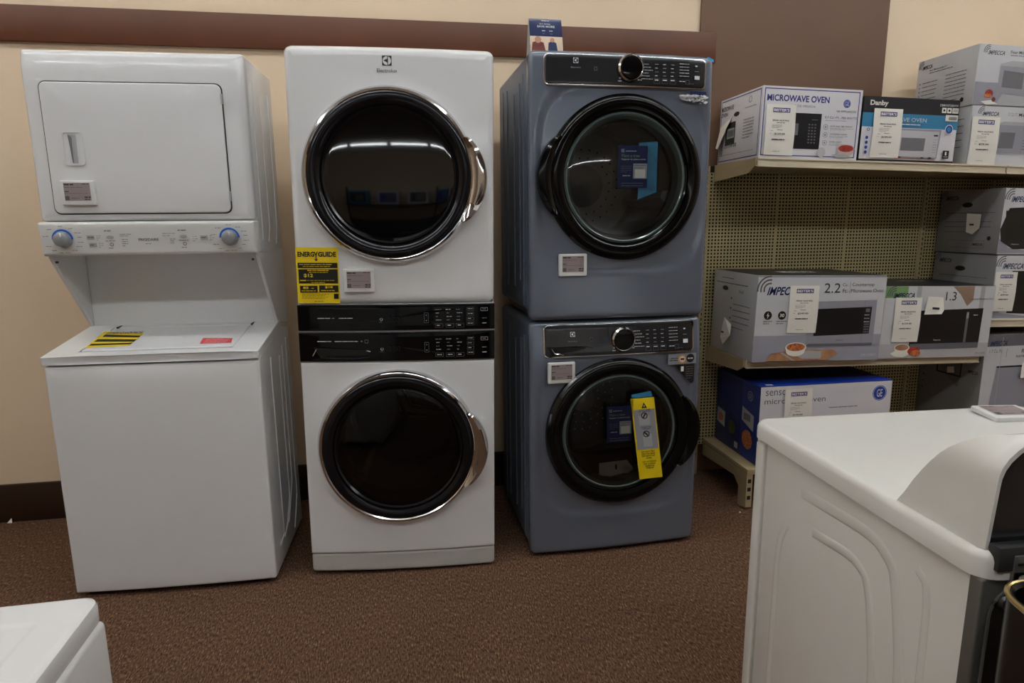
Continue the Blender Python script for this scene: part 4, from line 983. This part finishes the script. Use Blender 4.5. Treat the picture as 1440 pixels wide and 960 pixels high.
# top deck with a raised rim and a very shallow well
g = G()
Rr = []
def loop(d, z, rc=.035):
    pts = [(x, zz) for x, zz in inset(Wd+.016, -Dp-.006, .014, rc, d, nc=6, ns=8)]
    Rr.append([(x-.008, y, z) for x, y in pts])
loop(.0, .812); loop(0, .838); loop(.003, .845); loop(.008, .8495); loop(.011, .850); loop(.013, .850); loop(.025, .850); loop(.055, .8490); loop(.07, .8487)
n = len(Rr[0]); vs = [p for r in Rr for p in r]
fs = [[k*n+i, k*n+(i+1) % n, (k+1)*n+(i+1) % n, (k+1)*n+i] for k in range(len(Rr)-1) for i in range(n)]+[[(len(Rr)-1)*n+i for i in range(n)], list(range(n))]
g.add(vs, fs, cream_w); g.build('top_deck', t)
# stamped ridges on the left side
g = G()
def ridge(path, r):
    pts = []
    for i in range(len(path)-1):
        a, b = Vector(path[i]), Vector(path[i+1])
        for k in range(6): pts.append(a.lerp(b, k/6))
    pts.append(Vector(path[-1]))
    for _ in range(3): pts = [pts[0]]+[(pts[i-1]+pts[i]*2+pts[i+1])/4 for i in range(1, len(pts)-1)]+[pts[-1]]
    # flattened half-round ridge
    vs = []; nn = 6
    for i, p in enumerate(pts):
        d = (pts[min(i+1, len(pts)-1)]-pts[max(i-1, 0)]).normalized(); nrm = Vector((-d.y, d.x))
        tp = min(1, min(i, len(pts)-1-i)/2+.15)
        for k in range(nn+1):
            a = PI*k/nn; q = p+nrm*r*math.cos(a); vs.append((.003-.0018*math.sin(a)*tp, q.x, q.y))
    g.add(vs, [[i*(nn+1)+k, i*(nn+1)+k+1, (i+1)*(nn+1)+k+1, (i+1)*(nn+1)+k] for i in range(len(pts)-1) for k in range(nn)], cream_w)
ridge([(-.228, .686), (-.348, .700), (-.388, .684), (-.405, .640), (-.43, .50), (-.43, .10)], .010)
ridge([(-.182, .751), (-.40, .766), (-.452, .735), (-.470, .66), (-.49, .55), (-.49, .08)], .012)
ridge([(-.500, .760), (-.520, .748), (-.528, .70), (-.53, .10)], .008)
ridge([(-.14, .66), (-.11, .60), (-.11, .12)], .010)
g.build('pressed_rib', t)
# hump console: sections across x, rounded ends
g = G(); ns_ = 22; secs = []
def hump(y):   # height above the deck for profile position y (-.44 front .. -.60 rear)
    q = (-.445-y)/.150; q = max(0, min(1, q)); return .160*(math.sin(q*PI/2)**.8)
for i in range(ns_+1):
    q = i/ns_; s = 1-abs(2*q-1)             # 0 at ends, 1 mid
    row = []
    for k in range(13):
        y = -.440-.160*k/12
        hh = hump(y)
        row.append((y, hh))
    secs.append((q, row))
# end caps lean inward: x at height h is x0 + lean(h)
def xend(h): return .004+.010*(h/.16)+.038*max(0, (h-.105)/.055)**2.4
vs = []; NP = 15
# profile rings round the section at each y: left base -> up the side -> over the top -> right base
rows = []
for k in range(13):
    y = -.440-.158*k/12; hh = max(.0015, hump(y)); ring_ = []
    for j in range(NP):
        h = hh*j/(NP-1)
        ring_.append((xend(h), y, .848+h))
    right = [(Wd-x, yy, zz) for x, yy, zz in ring_[::-1]]
    rows.append(ring_+right)
m_ = len(rows[0]); vs = [p for r in rows for p in r]
fs = [[k*m_+i, k*m_+i+1, (k+1)*m_+i+1, (k+1)*m_+i] for k in range(12) for i in range(m_-1)]
g.add(vs, fs, cream_w)
# rear rim strip then dark plate inset
last = rows[-1]
def shrink(r, d, y): 
    cx_, cz_ = Wd/2, .848+.05
    out = []
    for x, yy, z in r:
        nx = x+(d if x < Wd/2 else -d); nz = z-d if z > .87 else z
        out.append((nx, y, nz))
    return out
r1 = [(x, -.606, z) for x, y, z in shrink(last, .004, 0)]; r2 = [(x, -.606, z) for x, y, z in shrink(last, .009, 0)]; r3 = [(x, -.602, z) for x, y, z in shrink(last, .011, 0)]
vs = last+r1+r2+r3; g.add(vs, [[k*m_+i, k*m_+i+1, (k+1)*m_+i+1, (k+1)*m_+i] for k in range(3) for i in range(m_-1)], cream_w)
g.build('console_housing', t)
g = G(); g.add(r3+[], [list(range(m_))], mat('console_back', C8(42, 44, 46), .15, coat=.5)); g.build('console_back_cover', t, smooth=False)
g = G(); g.box((.012, -Dp-.009, .826), (Wd-.012, -Dp+.01, .862), mat('dark_grey_strip', C8(52, 52, 54), .4), .002); g.build('rear_strip', t)
g = G(); g.box((.035, -Dp-.011, .805), (.062, -Dp-.003, .850), galv, .002); g.box((.060, -Dp-.012, .832), (.10, -Dp-.003, .848), galv, .002); g.box((.040, -Dp-.0125, .836), (.058, -Dp-.010, .839), black); g.build('console_clip', t)
g = G(); g.box((.036, -Dp-.0125, .806), (.060, -Dp-.003, .826), blackp, .002); g.lathe([(1e-4, -.004), (.005, -.004), (.006, 0)], .048, .816, steel, 12, y0=-Dp-.012); g.build('rear_screw', t)
# rear sheet: grey frame round a black opening
g = G(); yb = -Dp
front(g, galv, Wd, .03, .812, .006, .004, .02, None, None, y0=yb, K=dict(nc=3, ns=6), rings=2); g.build('rear_panel', t)
g = G(); front(g, black, .62, .06, .800, .045, .002, .004, None, None, x0=.014, y0=yb-.002, K=dict(nc=8, ns=3), rings=2)
g.tube([(x+.014, yb-.003, z) for x, z in outline(.62, .06, .800, .045, 8, 2)], .0022, galv, 6, closed=True)
g.lathe([(.010, -.004), (.007, -.008), (1e-4, -.009)], .034, .776, drumd, 16, y0=yb)
g.tube([(.075, yb-.006, .79), (.085, yb-.012, .74), (.100, yb-.012, .70)], .006, greyp, 8)
g.build('rear_opening', t)
F = Face(1, 1, lambda u, v, h: (u, v, .845+h-.0004))
for a, b in (((.068, -.055), (.068, -.42)),): pass
F.poly([(.075, -.20), (.0765, -.20), (.0765, -.33), (.075, -.33)], ltgrey); F.poly([(.068, -.385), (.0695, -.385), (.0695, -.45), (.068, -.45)], greyp)
F.poly([(.075, -.385), (.6, -.37), (.6, -.3715), (.075, -.3865)], ltgrey); F.flush('lid_seam', t)
_p = Vector((RXo, RYo, 0))+Matrix.Rotation(RA, 4, 'Z') @ Vector((.520, -.100, .8600))
price_tag(tuple(_p), RA-.10, rx=-1.52, label='electronic price tag lying back on the white washer top in the foreground', s=1.05)

# ------------------------------------------------------------------ LEFT FOREGROUND machine corner
t = thing('near_washer', 'corner of a white appliance top in the bottom left foreground', 'washer', (.664, -2.220, 0), .03)
g = G(); g.box((-.676, -.62, .03), (.004, -.010, .822), white, .008, 3); g.build('cabinet', t)
for x in (-.62, -.06):
    for y in (-.56, -.06): g = G(); g.box((x-.02, y-.02, 0), (x+.02, y+.02, .034), blackp, .004); g.build('foot', t)
g = G(); Rr = []
def loop2(d, z, rc=.022): Rr.append([(x-.682, y, z) for x, y in inset(.682, -.625, .0, rc, d, nc=6, ns=6)])
loop2(.003, .815); loop2(0, .825); loop2(0, .842); loop2(.002, .847); loop2(.008, .850); loop2(.010, .850); loop2(.046, .850, .06); loop2(.048, .850, .06); loop2(.052, .8488, .06); loop2(.055, .8484, .06); loop2(.057, .8484, .06)
n = len(Rr[0]); vs = [p for r in Rr for p in r]
g.add(vs, [[k*n+i, k*n+(i+1) % n, (k+1)*n+(i+1) % n, (k+1)*n+i] for k in range(len(Rr)-1) for i in range(n)]+[[(len(Rr)-1)*n+i for i in range(n)], list(range(n))], white); g.build('top_deck', t)

# ------------------------------------------------------------------ black bin with gold rim at the lower right
t = thing('waste_bin', 'black bin with a gold rim and blue printed panel at the lower right edge', 'bin', (1.858, -2.50, 0), -.25)
g = G(); Rr = []
def bl(d, z, s=1.0): Rr.append([((x-.10)*s, (y)*s, z) for x, y in inset(.20, -.10, .10, .05, d, nc=6, ns=2)])
bl(0, .0, .96); bl(0, .02, .97); bl(0, .84, 1.0); bl(.004, .845, 1.0); bl(.008, .84, 1.0); bl(.010, .03, .94)
n = len(Rr[0]); vs = [p for r in Rr for p in r]
g.add(vs, [[k*n+i, k*n+(i+1) % n, (k+1)*n+(i+1) % n, (k+1)*n+i] for k in range(len(Rr)-1) for i in range(n)]+[[(len(Rr)-1)*n+i for i in range(n)], list(range(n))], blackp); g.build('bin_body', t)
g = G(); g.tube([(x-.10, y, .842) for x, y in outline(.20, -.10, .10, .05, 6, 2)], .0035, gold, 8, closed=True); g.build('rim', t)
F = Face(.14, .2, lambda u, v, h: (-.07+u, -.1005-h+.0045*(v/.8), .78-v))
F.rect(0, 0, 1, 1, navy); F.rect(.05, .05, .35, .22, ltgrey); F.lines(.08, .35, .9, .9, 7, .005, inkdim, 3); F.flush('printed_panel', t, 'navy printed panel')

# scraps on the carpet
for (x, y, s_, nm) in ((-.752, -.030, .011, 'small white paper scrap on the carpet by the left baseboard'), (2.50, -.52, .004, 'tiny white speck on the carpet by the shelf foot')):
    g = G(); g.add([(0, 0, .001), (s_*2, 0, .001), (s_*1.4, s_, s_*1.8), (s_*.9, s_*1.2, .001)], [[0, 1, 2], [1, 3, 2], [0, 2, 3], [0, 3, 1]], paper)
    o = g.build('paper_scrap', smooth=False); o.location = (x, y, 0); tag(o, nm, 'paper scrap')

# ------------------------------------------------------------------ far side of the shop (seen only in the door glass)
def display_washer(x, y):
    t = thing('display_washer', 'plain white washer in the row behind the camera', 'washer', (x, y, 0), PI, group='washers in the row behind the camera')
    g = G(); g.box((-.34, -.33, .03), (.34, .33, .86), white, .01); g.build('cabinet', t)
    g = G(); g.box((-.35, -.34, .862), (.35, .34, .90), white, .012); g.build('top_deck', t)
    g = G(); g.box((-.34, .22, .90), (.34, .33, 1.05), blackp, .02); g.build('console', t)
    g = G(); g.box((-.30, -.30, 0), (.30, .30, .03), blackp); g.build('base', t)
for k in range(6): display_washer(-2.2+k*.78+(.4 if k > 2 else 0), -6.6)
t = thing('display_shelf', 'long dark shelf on the far shop wall', 'shelf', (1.5, -19.7, 0))
g = G(); g.box((-5, -.28, 1.75), (5, .25, 1.80), blackp, .004); g.build('board', t)
g = G(); g.box((-5, -.25, 0), (5, .25, 1.2), boxblack, .01); g.build('base_cabinet', t)
g = G()
for x in (-4.9, -1.6, 1.6, 4.9): g.box((x-.03, .18, 1.2), (x+.03, .25, 2.4), blackp)
g.build('post', t)
for k in range(9):
    t = thing('display_carton', 'printed carton on the far wall shelf', 'box', (-3.0+k*1.08, -19.72, 1.80), group='cartons on the far wall shelf')
    g = G(); g.box((-.38, -.2, 0), (.38, .2, .48), gew if k % 3 else teal, .004); g.build('carton', t)
    F = Face(.70, .42, lambda u, v, h: (.35-u, .2+h, .45-v)); F.rect(.08, .1, .92, .9, boxblue if k % 2 else winblk); F.rect(.2, .25, .6, .75, wingry); F.flush('front_print', t)
